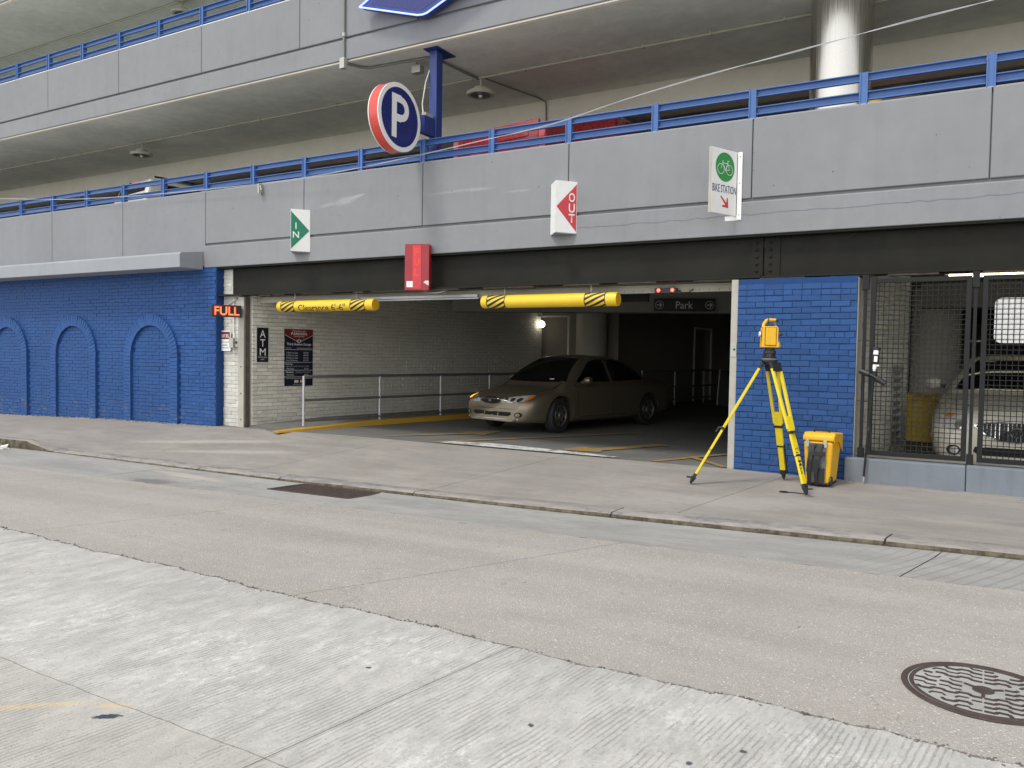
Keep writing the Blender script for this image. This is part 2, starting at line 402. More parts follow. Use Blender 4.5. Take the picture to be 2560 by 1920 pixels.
walk('walk', (0.290, 0.270, 0.246), marks=((-0.3, -1.1, 1.2, .35, .1, .4, (0.22, 0.215, 0.21)), (-15.5, -0.5, 2.6, .45, .05, .55, (0.27, 0.235, 0.20)), (-10.8, -1.1, 1.3, .12, .3, .55, (0.46, 0.42, 0.37)), (-9.8, -1.6, 1.1, .10, .28, .5, (0.44, 0.41, 0.365)), (-5.2, -0.8, 1.4, .5, .1, .3, (0.25, 0.235, 0.22)), (-2.3, -1.7, .9, .25, .2, .35, (0.42, 0.40, 0.385)), (0.9, -1.5, .8, .12, .0, .6, (0.20, 0.195, 0.19)), (-6.6, -1.2, 1.3, .16, .33, .16, (0.20, 0.19, 0.175)), (-4.6, -1.0, 1.5, .14, .28, .16, (0.20, 0.19, 0.175)), (-8.2, -0.5, .9, .12, .25, .18, (0.20, 0.185, 0.17)), (-3.6, -0.5, .7, .2, .0, .2, (0.21, 0.20, 0.185))))
# tined near slabs
m = NT('slab_tined')
x_, y_, _ = m.sep()
c0 = (0.525, 0.510, 0.480)
big, mid, fine = m.noise(0.7, 5, 0.6), m.noise(5.0, 7, 0.72, vec=m.stretch(2.4, 0.9, 1)), m.noise(95, 3, 0.75)
wob = m.math('MULTIPLY', m.noise(2.6, 4), 0.05)
ph = m.math('MULTIPLY', m.math('ADD', m.math('ADD', x_, m.math('MULTIPLY', y_, -0.13)), wob), 2 * math.pi / 0.027)
groove = m.ramp(m.math('SINE', ph), 0.40, 0.92)
worn = m.ramp(m.noise(4.2, 8, 0.75, vec=m.stretch(1.6, 0.6, 1)), 0.42, 0.62)
groove = m.math('MULTIPLY', groove, m.ramp(worn, 0, 1, 0.04, 1.0))
f = m.math('ADD', m.math('MULTIPLY', big, 0.25), m.math('ADD', m.math('MULTIPLY', mid, 0.5), m.math('MULTIPLY', fine, 0.25)))
cc = m.mix(m.ramp(f, 0.36, 0.66), dk(c0, 0.74), dk(c0, 1.10))
white = m.math('MULTIPLY', m.ramp(m.noise(9.0, 8, 0.78, vec=m.stretch(1.7, 0.8, 1)), 0.50, 0.60), m.ramp(m.noise(1.1, 3), 0.38, 0.62))
cc = m.mix(m.math('MULTIPLY', white, 0.75), cc, (0.69, 0.68, 0.655))
cc = m.mix(m.math('MULTIPLY', m.ramp(m.noise(38, 6, 0.8), 0.50, 0.68), 0.4), cc, (0.30, 0.295, 0.28))
cc = cracks(m, cc, 0.30, 0.0020, (0.16, 0.155, 0.145), 0.55)
cc = m.mix(m.math('MULTIPLY', m.ramp(y_, -7.70, -7.82), 0.8), cc, m.mix(m.ramp(f, 0.34, 0.66), (0.37, 0.36, 0.33), (0.50, 0.48, 0.44)))
cc = m.mix(m.math('MULTIPLY', m.ramp(y_, -6.62, -6.30), 0.55), cc, m.mix(m.ramp(f, 0.34, 0.66), (0.35, 0.345, 0.325), (0.46, 0.45, 0.43)))
cc = m.mix(m.math('MULTIPLY', groove, 0.34), cc, (0.20, 0.193, 0.18))
cc = m.mix(m.blotch(-3.06, -7.87, 0.055, 0.021, 0.62, 0.2, 40), cc, (0.055, 0.06, 0.085))
for x, y in ((-0.75, -6.75), (-0.22, -6.65), (-0.9, -6.95), (-1.55, -7.0), (-2.5, -6.9)):
    cc = m.mix(m.blotch(x, y, 0.016, 0.012, rnd.uniform(0, 3), 0.3, 60), cc, (0.09, 0.09, 0.10))
for x, y, rx in ((-3.36, -7.93, .14), (-3.5, -8.06, .12), (-3.14, -7.80, .07)):
    cc = m.mix(m.math('MULTIPLY', m.blotch(x, y, rx, 0.02, 0.65, 0.5, 30), 0.6), cc, (0.62, 0.47, 0.27))
cc = speckle(m, cc, 70, 0.93, 0.95, (0.20, 0.20, 0.20), 0.5)
m.bump(m.math('SUBTRACT', m.math('ADD', m.math('MULTIPLY', fine, 1.0), mid), groove), 0.7, 0.006)
m.out(cc, 0.85, 0, 0.28)
concrete('crack_fill', (0.11, 0.102, 0.09), 0.4)
concrete('under_ground', (0.09, 0.085, 0.075), 0.4)
# kerb stone
m = NT('kerb_stone')
oi = m.n.new('ShaderNodeObjectInfo').outputs['Random']
n1, n2, n3 = m.noise(2.6, 6, 0.7, vec=m.stretch(1, 2.5, 2.5, 0.5)), m.noise(22, 5, 0.7), m.noise(130, 2)
cc = m.mix(m.ramp(n1, 0.35, 0.62), (0.165, 0.154, 0.160), (0.315, 0.29, 0.262))
cc = m.mix(m.math('MULTIPLY', m.ramp(n2, 0.4, 0.7), 0.5), cc, (0.34, 0.33, 0.315))
cc = m.mix(m.math('MULTIPLY', m.ramp(oi, 0.2, 1.0), 0.4), cc, (0.235, 0.215, 0.18))
m.bump(m.math('ADD', n2, m.math('MULTIPLY', n3, 0.5)), 0.5, 0.006)
m.out(cc, 0.8, 0, 0.3)
m = NT('kerb_face')
n1 = m.noise(9, 6, 0.75)
m.bump(m.noise(60, 4), 0.6, 0.006)
m.out(m.mix(m.ramp(n1, 0.35, 0.65), (0.055, 0.046, 0.031), (0.15, 0.128, 0.092)), 0.9, 0, 0.2)
# garage floor with worn paint
def floor_mat(name, c0):
    m = NT(name)
    f = m.math('ADD', m.math('MULTIPLY', m.noise(0.8, 6, 0.65), 0.6), m.math('MULTIPLY', m.noise(9, 5, 0.7), 0.4))
    cc = m.mix(m.ramp(f, 0.33, 0.67), dk(c0, 0.78), dk(c0, 1.15))
    y_ = m.sep()[1]
    cc = m.mix(m.math('MULTIPLY', m.ramp(m.noise(1.4, 6, 0.7, vec=m.stretch(1, 2, 1)), 0.55, 0.72), 0.45), cc, dk(c0, 0.55))
    m.bump(m.noise(60, 4), 0.2, 0.003)
    m.out(cc, 0.62, 0, 0.4)
floor_mat('garage_floor', (0.155, 0.155, 0.146))
def worn(name, c, under, thr):
    m = NT(name)
    k = m.ramp(m.math('ADD', m.math('MULTIPLY', m.noise(6, 7, 0.75), 0.6), m.math('MULTIPLY', m.noise(45, 4, 0.8), 0.4)), thr - 0.05, thr + 0.05)
    m.out(m.mix(k, dk(under, 1.0), c), 0.65, 0, 0.4)
worn('floor_yellow', (0.38, 0.215, 0.03), (0.195, 0.19, 0.175), 0.49)
worn('kerb_yellow', (0.50, 0.29, 0.03), (0.30, 0.26, 0.17), 0.40)
worn('floor_white', (0.62, 0.62, 0.59), (0.22, 0.22, 0.21), 0.49)

# ------------------------------------------------------------------ ground heights (measured along the street)
def ip(t, x):
    if x <= t[0][0]: return t[0][1]
    for (a, za), (b, zb) in zip(t, t[1:]):
        if x <= b: return za + (zb - za) * (x - a) / (b - a)
    return t[-1][1]
G_W = [(-60, -.8), (-19.4, -.16), (-15.6, -.05), (-12, 0), (-9, .04), (-6, .035), (-2.6, .04), (-1.3, .03), (.4, .02), (60, .02)]
G_B = [(-60, -.9), (-19, -.32), (-11.4, -.232), (-8, -.205), (-5.6, -.18), (-2.65, -.105), (.3, -.045), (10, .1), (60, .4)]
G_F = [(-60, -.92), (-19, -.34), (-12, -.255), (-9.1, -.234), (-7.66, -.22), (-4.1, -.165), (-2.56, -.132), (.3, -.062), (10, .09), (60, .39)]
G_T = [(-60, -.96), (-19, -.37), (-14.3, -.295), (-12.6, -.272), (-9.1, -.258), (-7.66, -.25), (-4.1, -.208), (-2.56, -.178), (.3, -.108), (10, .05), (60, .35)]
G_G = [(-60, -1.0), (-19, -.4), (-9.2, -.245), (-3.5, -.145), (.27, -.075), (10, .05), (60, .35)]
G_S = [(-60, -.5), (-19, -.2), (-7, -.1), (60, -.1)]
G_L = [(0, G_W), (-2.35, G_B), (-2.6, G_F), (-2.62, G_T), (-3.7, G_G), (-6.28, G_S), (-60, G_S)]
def gz(x, y):
    if y >= 0: return ip(G_W, x)
    for (y0, a), (y1, b) in zip(G_L, G_L[1:]):
        if y >= y1:
            t = (y0 - y) / (y0 - y1)
            return ip(a, x) * (1 - t) + ip(b, x) * t
    return -.1
def hump(x, y):                            # the walk is a little higher where the kerb is full height
    if x > -12.3 or y > 0: return 0.0
    k = min(1.0, (-12.3 - x) / 1.3)
    return 0.045 * k * min(1.0, -y / 2.3)
HSH = {}
def slab(name, xa, xb, y0, y1, skew, mat, nx=24, ny=8, gap=0.006, edge=None, edge2=None, extra=None, zoff=0.0, sl=None, sr=None):
    """one cast slab between two (skewed) joints; the joint is a real open groove"""
    mb = MB(); thick = 0.05
    P = []
    for j in range(ny + 1):
        y = y0 + (y1 - y0) * j / ny
        xl = xa + (0 if xa < -45 else (skew if sl is None else sl) * (y + 2.4)) + (gap if xa > -45 else 0)
        xr = xb + (0 if xb > 35 else (skew if sr is None else sr) * (y + 2.4)) - (gap if xb < 35 else 0)
        row = []
        for i in range(nx + 1):
            x = xl + (xr - xl) * i / nx
            yy = y
            if edge and j == 0: yy = y + edge(x)
            if edge2 and j == ny: yy = y + edge2(x)
            row.append((x, yy, gz(x, yy) + (extra(x, yy) if extra else 0) + zoff))
        P.append(row)
    vs_ = [p for r_ in P for p in r_]
    W = nx + 1
    fs = [(j * W + i, j * W + i + 1, (j + 1) * W + i + 1, (j + 1) * W + i) for j in range(ny) for i in range(nx)]
    rim = [i for i in range(W)] + [j * W + nx for j in range(1, ny + 1)] + [ny * W + i for i in range(nx - 1, -1, -1)] + [j * W for j in range(ny - 1, 0, -1)]
    o = len(vs_)
    vs_ += [(vs_[i][0], vs_[i][1], vs_[i][2] - thick) for i in rim]
    n = len(rim)
    fs += [(rim[k], rim[(k + 1) % n], o + (k + 1) % n, o + k) for k in range(n)]
    mb.add(vs_, fs)
    return mb
def wob(seed, amp, f1=3.1, f2=11.0):
    r_ = random.Random(seed); a, b, c = r_.uniform(0, 6), r_.uniform(0, 6), r_.uniform(0, 6)
    return lambda x: amp * (0.6 * math.sin(f1 * x + a) + 0.4 * math.sin(f2 * x + b) + 0.35 * math.sin(31 * x + c))

# base sheet under everything, out to the horizon
mb = MB()
mb.add([(-400, -400, -1.3), (400, -400, -1.3), (400, 400, -1.3), (-400, 400, -1.3)], [(0, 1, 2, 3)])
struct('ground', mb, 'under_ground')
mb = MB()
xs = [-60 + 2 * i for i in range(61)]
ys = [0.4, 0, -1.2, -2.35, -2.6, -2.62, -3.7, -5, -6.28, -8, -14, -60]
vs_ = [(x, y, gz(x, y) - 0.035) for y in ys for x in xs]
W = len(xs)
struct('roadbed', mb.add(vs_, [(j * W + i, (j + 1) * W + i, (j + 1) * W + i + 1, j * W + i + 1) for j in range(len(ys) - 1) for i in range(W - 1)]), 'crack_fill')

# the walk: skewed joints
walk_o = struct('sidewalk', slab('sidewalk', -60, -17.9, 0, -2.34, .25, 'walk', 30, 8, extra=hump), 'walk')
for a, b in zip([-17.9, -14.85, -11.7, -8.45, -5.5, -2.53, 0.75, 3.7], [-14.85, -11.7, -8.45, -5.5, -2.53, 0.75, 3.7, 60]):
    obj('walk_slab', slab('s', a, b, 0, -2.34, .25, 'walk', 26, 9, 0.004, extra=hump), 'walk', walk_o)

# kerb: stone by stone
kerb_o = thing('kerb', (-6, -2.5, -.2), 'worn stone kerb along the walk', 'kerb')
del kerb_o['category']; kerb_o['kind'] = 'structure'
kj = [-44, -36, -28, -22, -17.2, -12.75, -11.1, -9.22, -7.66, -5.52, -3.09, -0.64, 1.9, 4.5, 9, 20, 40]
for a, b in zip(kj, kj[1:]):
    g = 0.009
    n = max(6, int((b - a) / 0.18)); mb = MB(); mf = MB()
    rows, frows = [], []
    full = a < -12.8
    for i in range(n + 1):
        x = a + g + (b - a - 2 * g) * i / n
        sk = 0.09
        e = 0.006 * math.sin(x * 7.3) + 0.004 * math.sin(x * 19)
        lift = 0.0
        if full: lift = 0.125 * min(1.0, max(0.0, (-12.75 - x) / 0.75))
        zb, zf, zt = ip(G_B, x), ip(G_F, x) + .012, ip(G_T, x)
        rows.append([(x + .02, -2.353, zb + hump(x, -2.345) + 0.004), (x, -2.45 + e * .4, (zb + zf) / 2 + hump(x, -2.4) * .7 + lift * .7 + .006), (x - .02, -2.57 + e, zf + lift + 0.004), (x - .022, -2.592 + e, zf + lift - 0.012)])
        frows.append([(x - .022, -2.592 + e, zf + lift - 0.012), (x - .024, -2.606 + e * .6, (zf + lift + zt) / 2 - .006), (x - .024, -2.612 + e * .3, zt - 0.03)])
    vs_ = [p for r_ in rows for p in r_]
    k_ = len(rows[0]); mb.add(vs_, [(i * k_ + j, (i + 1) * k_ + j, (i + 1) * k_ + j + 1, i * k_ + j + 1) for i in range(n) for j in range(k_ - 1)])
    for r_, s_ in ((rows[0], 1), (rows[-1], -1)):
        lo = [(p[0], p[1], p[2] - .12) for p in r_]
        mb.add(list(r_) + lo[::-1], [tuple(range(8))])
    o = obj('kerb_stone', mb, 'kerb_stone', kerb_o, smooth=True)
    vs_ = [p for r_ in frows for p in r_]
    obj('stone_face', MB().add(vs_, [(i * 3 + j, (i + 1) * 3 + j, (i + 1) * 3 + j + 1, i * 3 + j + 1) for i in range(n) for j in range(2)]), 'kerb_face', o)

# gutter strip, aggregate lane, near slabs
lane_o = None
GX0, GX1, GY0, GY1 = -7.22, -5.98, -3.20, -2.63           # street grate opening
gut_o = struct('gutter', slab('g', -60, -9.8, -2.615, -3.7, .0, 'gutter', 40, 6, edge2=wob(2, .02)), 'gutter')
def plain(x0, x1, y0, y1, nx=16, ny=5, e2=None, kr=0.0):
    mb = MB(); P = []
    for j in range(ny + 1):
        for i in range(nx + 1):
            y = y0 + (y1 - y0) * j / ny; x = x0 + (x1 + kr * (y + 2.4) - x0) * i / nx
            if e2 and j == ny: y += e2(x)
            P.append((x, y, gz(x, y)))
    W = nx + 1
    return mb.add(P, [(j * W + i, j * W + i + 1, (j + 1) * W + i + 1, (j + 1) * W + i) for j in range(ny) for i in range(nx)])
e2 = wob(2, .02)
obj('gutter_slab', plain(-9.79, GX0, -2.615, -3.7, 16, 5, e2), 'gutter', gut_o)
obj('gutter_slab', plain(GX0, GX1, GY0, -3.7, 10, 3, e2), 'gutter', gut_o)
obj('gutter_slab', plain(GX1, -0.205, -2.615, -3.7, 40, 5, e2, .20), 'gutter', gut_o)
obj('gutter_slab', slab('g', -0.2, 60, -2.615, -3.7, .20, 'gutter', 40, 6, .004, edge2=e2), 'gutter', gut_o)
lane_o = struct('road', slab('l', -60, -13.6, -3.7, -6.28, .20, 'lane', 40, 8, edge=e2, edge2=wob(5, .028)), 'lane_aggregate')
LJ = [(-13.6, .2), (-9.6, .2), (-5.97, .2), (-1.955, .437), (2.3, .3), (7, .2), (60, .2)]
for (a, ka), (b, kb) in zip(LJ, LJ[1:]):
    obj('lane_slab', slab('l', a, b, -3.7, -6.272, .20, 'lane', 40, 10, .004, sl=ka, sr=kb, edge=e2, edge2=wob(5, .028, 3.1, 11)), 'lane_aggregate', lane_o)
near = [-60, -11, -5.9, -1.56, 2.6, 7, 60]
for y0, y1 in ((-6.288, -7.767), (-7.773, -11.5), (-11.51, -60)):
    for a, b in zip(near, near[1:]):
        obj('concrete_slab', slab('c', a, b, y0, y1, .13, 'slab', 40, 8, .003, edge=wob(5, .028, 3.1, 11) if y0 > -7 else wob(9, .008), edge2=wob(9, .008)), 'slab_tined', lane_o)

# street grate
gr = thing('drain_grate', ((GX0 + GX1) / 2, -2.9, -.22), 'rusty iron street grate set in the gutter against the kerb', 'drain')
def gq(x, y, dz=0): return (x, y, gz(x, y) + dz)
mb = MB()
for k in range(9):
    y = GY0 + .05 + (GY1 - GY0 - .10) * k / 8
    mb.bar(gq(GX0 + .02, y, -.012), gq(GX1 - .02, y, -.012), .03, .020)
obj('grate_bars', mb, 'iron_brown', gr)
mb = MB()
for k in range(7):
    x = GX0 + .03 + (GX1 - GX0 - .06) * k / 6
    mb.bar(gq(x, GY0 + .01, -.016), gq(x, GY1 - .01, -.016), .026, .016)
obj('cross_bars', mb, 'iron_brown', gr)
mb = MB()
for a, b in (((GX0, GY0), (GX1, GY0)), ((GX0, GY1), (GX1, GY1)), ((GX0, GY0), (GX0, GY1)), ((GX1, GY0), (GX1, GY1))):
    mb.bar(gq(*a, -.008), gq(*b, -.008), .03, .035)
obj('frame', mb, 'iron_brown', gr)
mb = MB()
z = gz(-6.6, -2.9)
obj('pit', mb.add([(GX0, GY0, z - .3), (GX1, GY0, z - .3), (GX1, GY1, z - .3), (GX0, GY1, z - .3)], [(0, 1, 2, 3)]), 'wheel_well', gr)

# manhole cover
mc = Vector((0.045, -5.605, gz(0.045, -5.605)))
mh = thing('manhole_cover', mc, 'round cast iron manhole cover with zigzag ribs set in the lane', 'manhole cover')
mb = MB().lathe((0, 0, 0), [(.340, .003), (.338, .007), (.312, .007), (.310, .004), (.306, .004), (.304, .008), (.288, .008), (.285, .004)], n=64)
obj('ring', mb, 'iron_brown', mh, world=False, smooth=True)
mb = MB().lathe((0, 0, 0), [(.339, .0045), (.0001, .0045)], n=64)
concrete('cover_fill', (0.34, 0.34, 0.325), 0.3)
obj('cover_plate', mb, 'cover_fill', mh, world=False)
mb = MB()
for sgn in (-1, 1):
    for k in range(-5, 6):
        y = k * 0.052
        pts = []; x = 0.085 if abs(y) < .06 else 0.004
        i = 0
        while True:
            yy = y + (0.020 if (i // 2) % 2 else 0) + (.25 * (x - .1) * (y))
            if math.hypot(x, yy) > .284: break
            pts.append((x * sgn, yy, .0065)); x += 0.040 if i % 2 == 0 else 0.012; i += 1
        for a, b in zip(pts, pts[1:]):
            if rnd.random() < .08: continue
            mb.bar(a, b, .0045, .007 if sgn < 0 and (k % 2) else .014)
obj('ribs', mb, 'iron_brown', mh, world=False, kind='stuff')
mb = MB()
mb.lathe((0, 0, 0), [(.045, .0055), (.043, .010), (.030, .010), (.001, .008)], n=24)
for a in range(3):
    t = a * 2.1 + .5
    mb.bar((.045 * math.cos(t), .045 * math.sin(t), .007), (.09 * math.cos(t), .09 * math.sin(t), .007), .004, .014)
obj('hub', mb, 'iron_brown', mh, world=False)

# debris against the far kerb
mb = MB()
for k in range(26):
    x = -14.2 + rnd.gauss(0, .22); y = -2.72 + abs(rnd.gauss(0, .05)) * -1
    s = rnd.uniform(.015, .06); a = rnd.uniform(0, 3)
    mb.obox((x, y, gz(x, y) + s * .5), (s * math.cos(a), s * math.sin(a), rnd.uniform(-.02, .02)), (-s * .7 * math.sin(a), s * .7 * math.cos(a), .01), (0, rnd.uniform(-.02, .02), s * .5))
lh = tag(obj('litter_heap', mb, 'paper', kind='stuff'), 'small pale heap of litter in the gutter against the high kerb', 'litter')

# ------------------------------------------------------------------ building shell
B0, B1 = -34.0, 9.0            # ends of the facade along x
garage = thing('parking_garage', (-6, 0, 0), 'grey concrete parking garage with open decks above a blue brick base', 'building')
joints = [0.0 + 2.468 * k for k in range(-14, 5)]
joints = [x - 0.02 for x in joints]
def panels(z0, z1, y0, y1, off=0.0):
    for a, b in zip(joints, joints[1:]):
        a, b = a + off, b + off
        zz0 = z0
        if z0 < 4 and b < -12: zz0 = 2.925
        mb = MB().box(a + .006, b - .006, y0, y1, zz0, z1)
        obj('parapet_panel', mb, 'parapet_paint', garage, bevel=.007, seg=1)
panels(3.335, 4.28, 0.0, 0.18)
panels(6.445, 7.29, 0.0, 0.18, -.12)
panels(9.46, 10.3, 0.0, 0.18, -.1)
# inner backing that closes the joints and the reglet under the panels
obj('backing_wall', MB().box(B0, B1, .04, .2, 2.94, 4.24), 'fascia_paint', garage)
obj('backing_wall', MB().box(B0, B1, .04, .2, 6.1, 7.25), 'fascia_paint', garage)
def band(x0, x1, z0, z1):
    mb = MB()
    mb.prism([(x0, .17, z0), (x0, 0.0, z0), (x0, -.004, z1 - .012), (x0, .012, z1), (x0, .17, z1)], (x1 - x0, 0, 0))
    return obj('fascia_band', mb, 'fascia_paint', garage, bevel=.006, seg=1)
band(-12.40, B1, 2.90, 3.30)
band(B0, B1, 6.085, 6.41)
band(B0, B1, 9.10, 9.42)
rl = MB(); px_ = -4.8; pz_ = 3.125; rr_ = random.Random(2)
while px_ < 3.0:
    qx, qz = px_ + rr_.uniform(.05, .14), 3.125 + .006 * (px_ + 4.8) + rr_.uniform(-.011, .011)
    rl.sheet([(px_, -.0052, pz_ - .0035), (qx, -.0052, qz - .0035), (qx, -.0052, qz + .0035), (px_, -.0052, pz_ + .0035)])
    px_, pz_ = qx, qz
obj('filled_crack', rl, 'plinth_paint', garage)
obj('drip_edge', MB().box(B0, B1, .03, .10, 6.06, 6.084), 'cream_beam', garage)
obj('drip_edge', MB().box(B0, B1, .03, .10, 9.075, 9.099), 'cream_beam', garage)
obj('drip_strip', MB().box(-12.40, B1, .02, .19, 2.872, 2.899), 'steel_black', garage)
# weather-stained coping lines on the parapets
obj('coping', MB().box(B0, B1, .012, .19, 4.2805, 4.294), 'ledge_paint', garage)
obj('coping', MB().box(B0, B1, .012, .19, 7.2905, 7.304), 'cream_beam', garage)
# ledge over the blue wall
mb = MB().prism([(-12.42, -.50, 2.865), (-12.42, -.50, 3.105), (-12.42, -.47, 3.135), (-12.42, -.002, 3.20), (-12.42, -.002, 2.865)], (B0 + 12.42, 0, 0))
obj('ledge', mb, 'ledge_paint', garage, bevel=.006, seg=1)
# decks, soffits
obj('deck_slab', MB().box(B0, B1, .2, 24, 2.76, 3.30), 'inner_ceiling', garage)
obj('soffit', MB().box(B0, B1, .10, 24, 6.062, 6.36), 'soffit', garage)
obj('soffit', MB().box(B0, B1, .10, 24, 9.078, 9.36), 'soffit', garage)
obj('spandrel_beam', MB().box(B0, B1, 3.25, 3.7, 5.60, 6.06), 'cream_beam', garage)
obj('spandrel_beam', MB().box(B0, B1, 3.25, 3.7, 8.62, 9.076), 'cream_beam', garage)
obj('deck_wall', MB().box(B0, B1, 23.5, 24, 3.30, 9.07), 'deck', garage)
obj('deck_wall', MB().box(B0, B0 + .3, .2, 24, -.9, 10), 'deck', garage)
obj('deck_wall', MB().box(B1 - .3, B1, .2, 24, -.9, 10), 'deck', garage)
obj('deck_wall', MB().box(B0, B1, 23.5, 24, -.9, 2.75), 'deck', garage)

# guard rails on both decks
def guard_rail(zb, y, label, xs, dx):
    t = thing('guard_rail', (-6, y, zb), label, 'railing')
    pb = MB().box(-.03, .03, -.025, .03, 0, .36).box(-.044, -.03, -.04, .045, 0, .36).box(.03, .044, -.04, .045, 0, .36)
    me = None
    for k in range(-14, 4):
        x = -0.04 + 1.2335 * k * 1.0 + dx
        for h in (0, ):
            o = obj('post', pb, 'rail_blue') if me is None else link('post', me)
            me = o.data
            o.parent = t; o.location = Vector((x, y, zb)) - t.location
    for k in range(-28, 6):
        pass
    ks = list(range(-26, 6))
    rb = MB()
    L = 1.2335 - .095
    for z0, z1 in ((.262, .352), (.050, .145)):
        rb = MB()
        rb.box(0, L, .012, .020, z0, z1)                      # web
        rb.box(0, L, -.030, .012, z1 - .010, z1)              # top flange
        rb.box(0, L, -.030, .012, z0, z0 + .010)              # bottom flange
        me2 = None
        for k in ks:
            x = -0.04 + 1.2335 * k + dx + .0475
            o = obj('rail', rb, 'rail_blue') if me2 is None else link('rail', me2)
            me2 = o.data
            o.parent = t; o.location = Vector((x, y, zb)) - t.location
    for k in list(range(-26, -14)) + [4, 5]:
        o = link('post', me); o.parent = t; o.location = Vector((-0.04 + 1.2335 * k + dx, y, zb)) - t.location
    return t
guard_rail(4.28, .05, 'blue steel guard rail along the first deck above the garage entrance', None, 0.0)
guard_rail(7.29, .05, 'blue steel guard rail of the upper deck in the top left corner', None, -.12)

# steel girder over the openings
gd = thing('steel_girder', (-4, .15, 2.4), 'dark riveted steel girder spanning above the garage entrance', 'girder')
GXa = -11.80
obj('web', MB().box(GXa, -2.36, .155, .175, 2.40, 2.87), 'steel_black', gd)
obj('web', MB().box(-2.345, B1 - .4, .155, .175, 2.40, 2.87), 'steel_black', gd)
obj('flange', MB().box(-12.04, -2.36, .02, .30, 2.376, 2.398), 'steel_black', gd)
obj('flange', MB().box(-2.345, B1 - .4, .02, .30, 2.376, 2.398), 'steel_black', gd)
mb = MB()
x = -11.6
while x < B1 - 1:
    l = rnd.uniform(.15, .9); z_ = rnd.uniform(2.352, 2.366)
    mb.box(x, x + l, .03 + rnd.uniform(0, .03), .16, z_, 2.3755); x += l + rnd.uniform(.02, .5)
obj('rusted_plate', mb, 'rust_edge', gd, kind='stuff')
obj('splice_plate', MB().box(-2.50, -2.362, .140, .1545, 2.41, 2.868), 'steel_black', gd)
obj('splice_plate', MB().box(-2.343, -2.16, .140, .1545, 2.41, 2.868), 'steel_black', gd)
rv = MB().lathe((0, 0, 0), [(.019, 0), (.018, .006), (.013, .012), (.001, .015)], axis=(0, -1, 0), n=12)
me = None
for x in (-2.435, -2.27):
    for k in range(5):
        o = obj('rivet', rv, 'steel_black', smooth=True) if me is None else link('rivet', me)
        me = o.data; o.parent = gd; o.location = Vector((x, .1395, 2.47 + k * .085)) - gd.location

# ------------------------------------------------------------------ brick walls
def brick_mesh(L, Hh, D, seed):
    r_ = random.Random(seed)
    c = .0035
    j = lambda a: r_.uniform(-a, a)
    mb = MB()
    x0, x1, z0, z1 = -L / 2, L / 2, -Hh / 2, Hh / 2
    back = [(x0, 0, z0), (x1, 0, z0), (x1, 0, z1), (x0, 0, z1)]
    mid = [(x0 + j(.0015), -D + .004, z0 + j(.002)), (x1 + j(.0015), -D + .004, z0 + j(.002)), (x1 + j(.0015), -D + .004, z1 + j(.002)), (x0 + j(.0015), -D + .004, z1 + j(.002))]
    fr = [(p[0] * (1 - 2 * c / L), -D + j(.0022), p[2] * (1 - 2 * c / Hh)) for p in mid]
    mb.add(back + mid + fr, [(0, 1, 5, 4), (1, 2, 6, 5), (2, 3, 7, 6), (3, 0, 4, 7), (4, 5, 9, 8), (5, 6, 10, 9), (6, 7, 11, 10), (7, 4, 8, 11), (8, 9, 10, 11)])
    return mb
CRS, BL = 0.0700, 0.213
BRICKS = {}
def brick_data(mat, head):
    key = (mat, head)
    if key not in BRICKS:
        BRICKS[key] = []
        for k in range(7):
            wh = 'white' in mat
            mb = brick_mesh((BL / 2 if head else BL) - (.009 if wh else .0035), CRS - (.0105 if wh else .0075), .013 if wh else .0080, k * 7 + head)
            me = bpy.data.meshes.new('brick'); me.from_pydata(mb.v, [], mb.f); me.materials.append(MATS[mat])
            BRICKS[key].append((me, mb))
    return BRICKS[key]
def brick_wall(root, org, ang, length, z_top, mat, keep=None, zb=None, limit=300, rows_from=None, seed=1, head_every=6, zlow=None, proud=0.0, rough=1.0):
    """bricks along direction ang from org; facing the right-hand normal. nearest `limit` bricks are objects, the rest one mesh"""
    r_ = random.Random(seed)
    ux, uy = math.cos(ang), math.sin(ang)
    todo = []
    z0 = zlow if zlow is not None else org[2]
    nrow = int((z_top - z0) / CRS)
    for row in range(nrow):
        z = z0 + (row + .5) * CRS
        head = head_every and (row % head_every == 3)
        st = BL / 2 if head else BL
        u = (0 if row % 2 else -st / 2) + st / 2
        while u - st / 2 < length - .02:
            a, b = max(u - st / 2, 0), min(u + st / 2, length)
            if b - a > .03:
                c = (a + b) / 2
                if keep is None or keep(c, z):
                    todo.append((c, z, (b - a) / st, head))
            u += st
    def pos(c, z): return Vector((org[0] + ux * c, org[1] + uy * c, z))
    todo.sort(key=lambda q: (pos(q[0], q[1]) - CAM).length)
    rest = MB()
    for i, (c, z, sx, head) in enumerate(todo):
        me, mb = r_.choice(brick_data(mat, head))
        p = pos(c, z); dy = r_.uniform(-.0028, .0028) * rough; p.z += r_.uniform(-.0018, .0018) + .004 * math.sin(c * 2.3 + z * 9) + .0025 * math.sin(c * 7.1 + z * 31)
        tw = r_.uniform(-.006, .006)
        if r_.random() < .05: dy += .004 if r_.random() < .5 else -.004
        nx, ny = uy, -ux
        p += Vector((nx, ny, 0)) * (dy + proud)
        if i < limit:
            o = link('brick', me); o.parent = root
            o.location = p - root.location; o.rotation_euler = (0, 0, ang + tw); o.scale = (sx, 1, 1)
        else:
            ca, sa = math.cos(ang + tw), math.sin(ang + tw)
            rest.add([(p.x + ca * v[0] * sx - sa * v[1], p.y + sa * v[0] * sx + ca * v[1], p.z + v[2]) for v in mb.v], mb.f)
    if rest.v:
        o = obj('brickwork', rest, mat, root); o['kind'] = 'stuff'

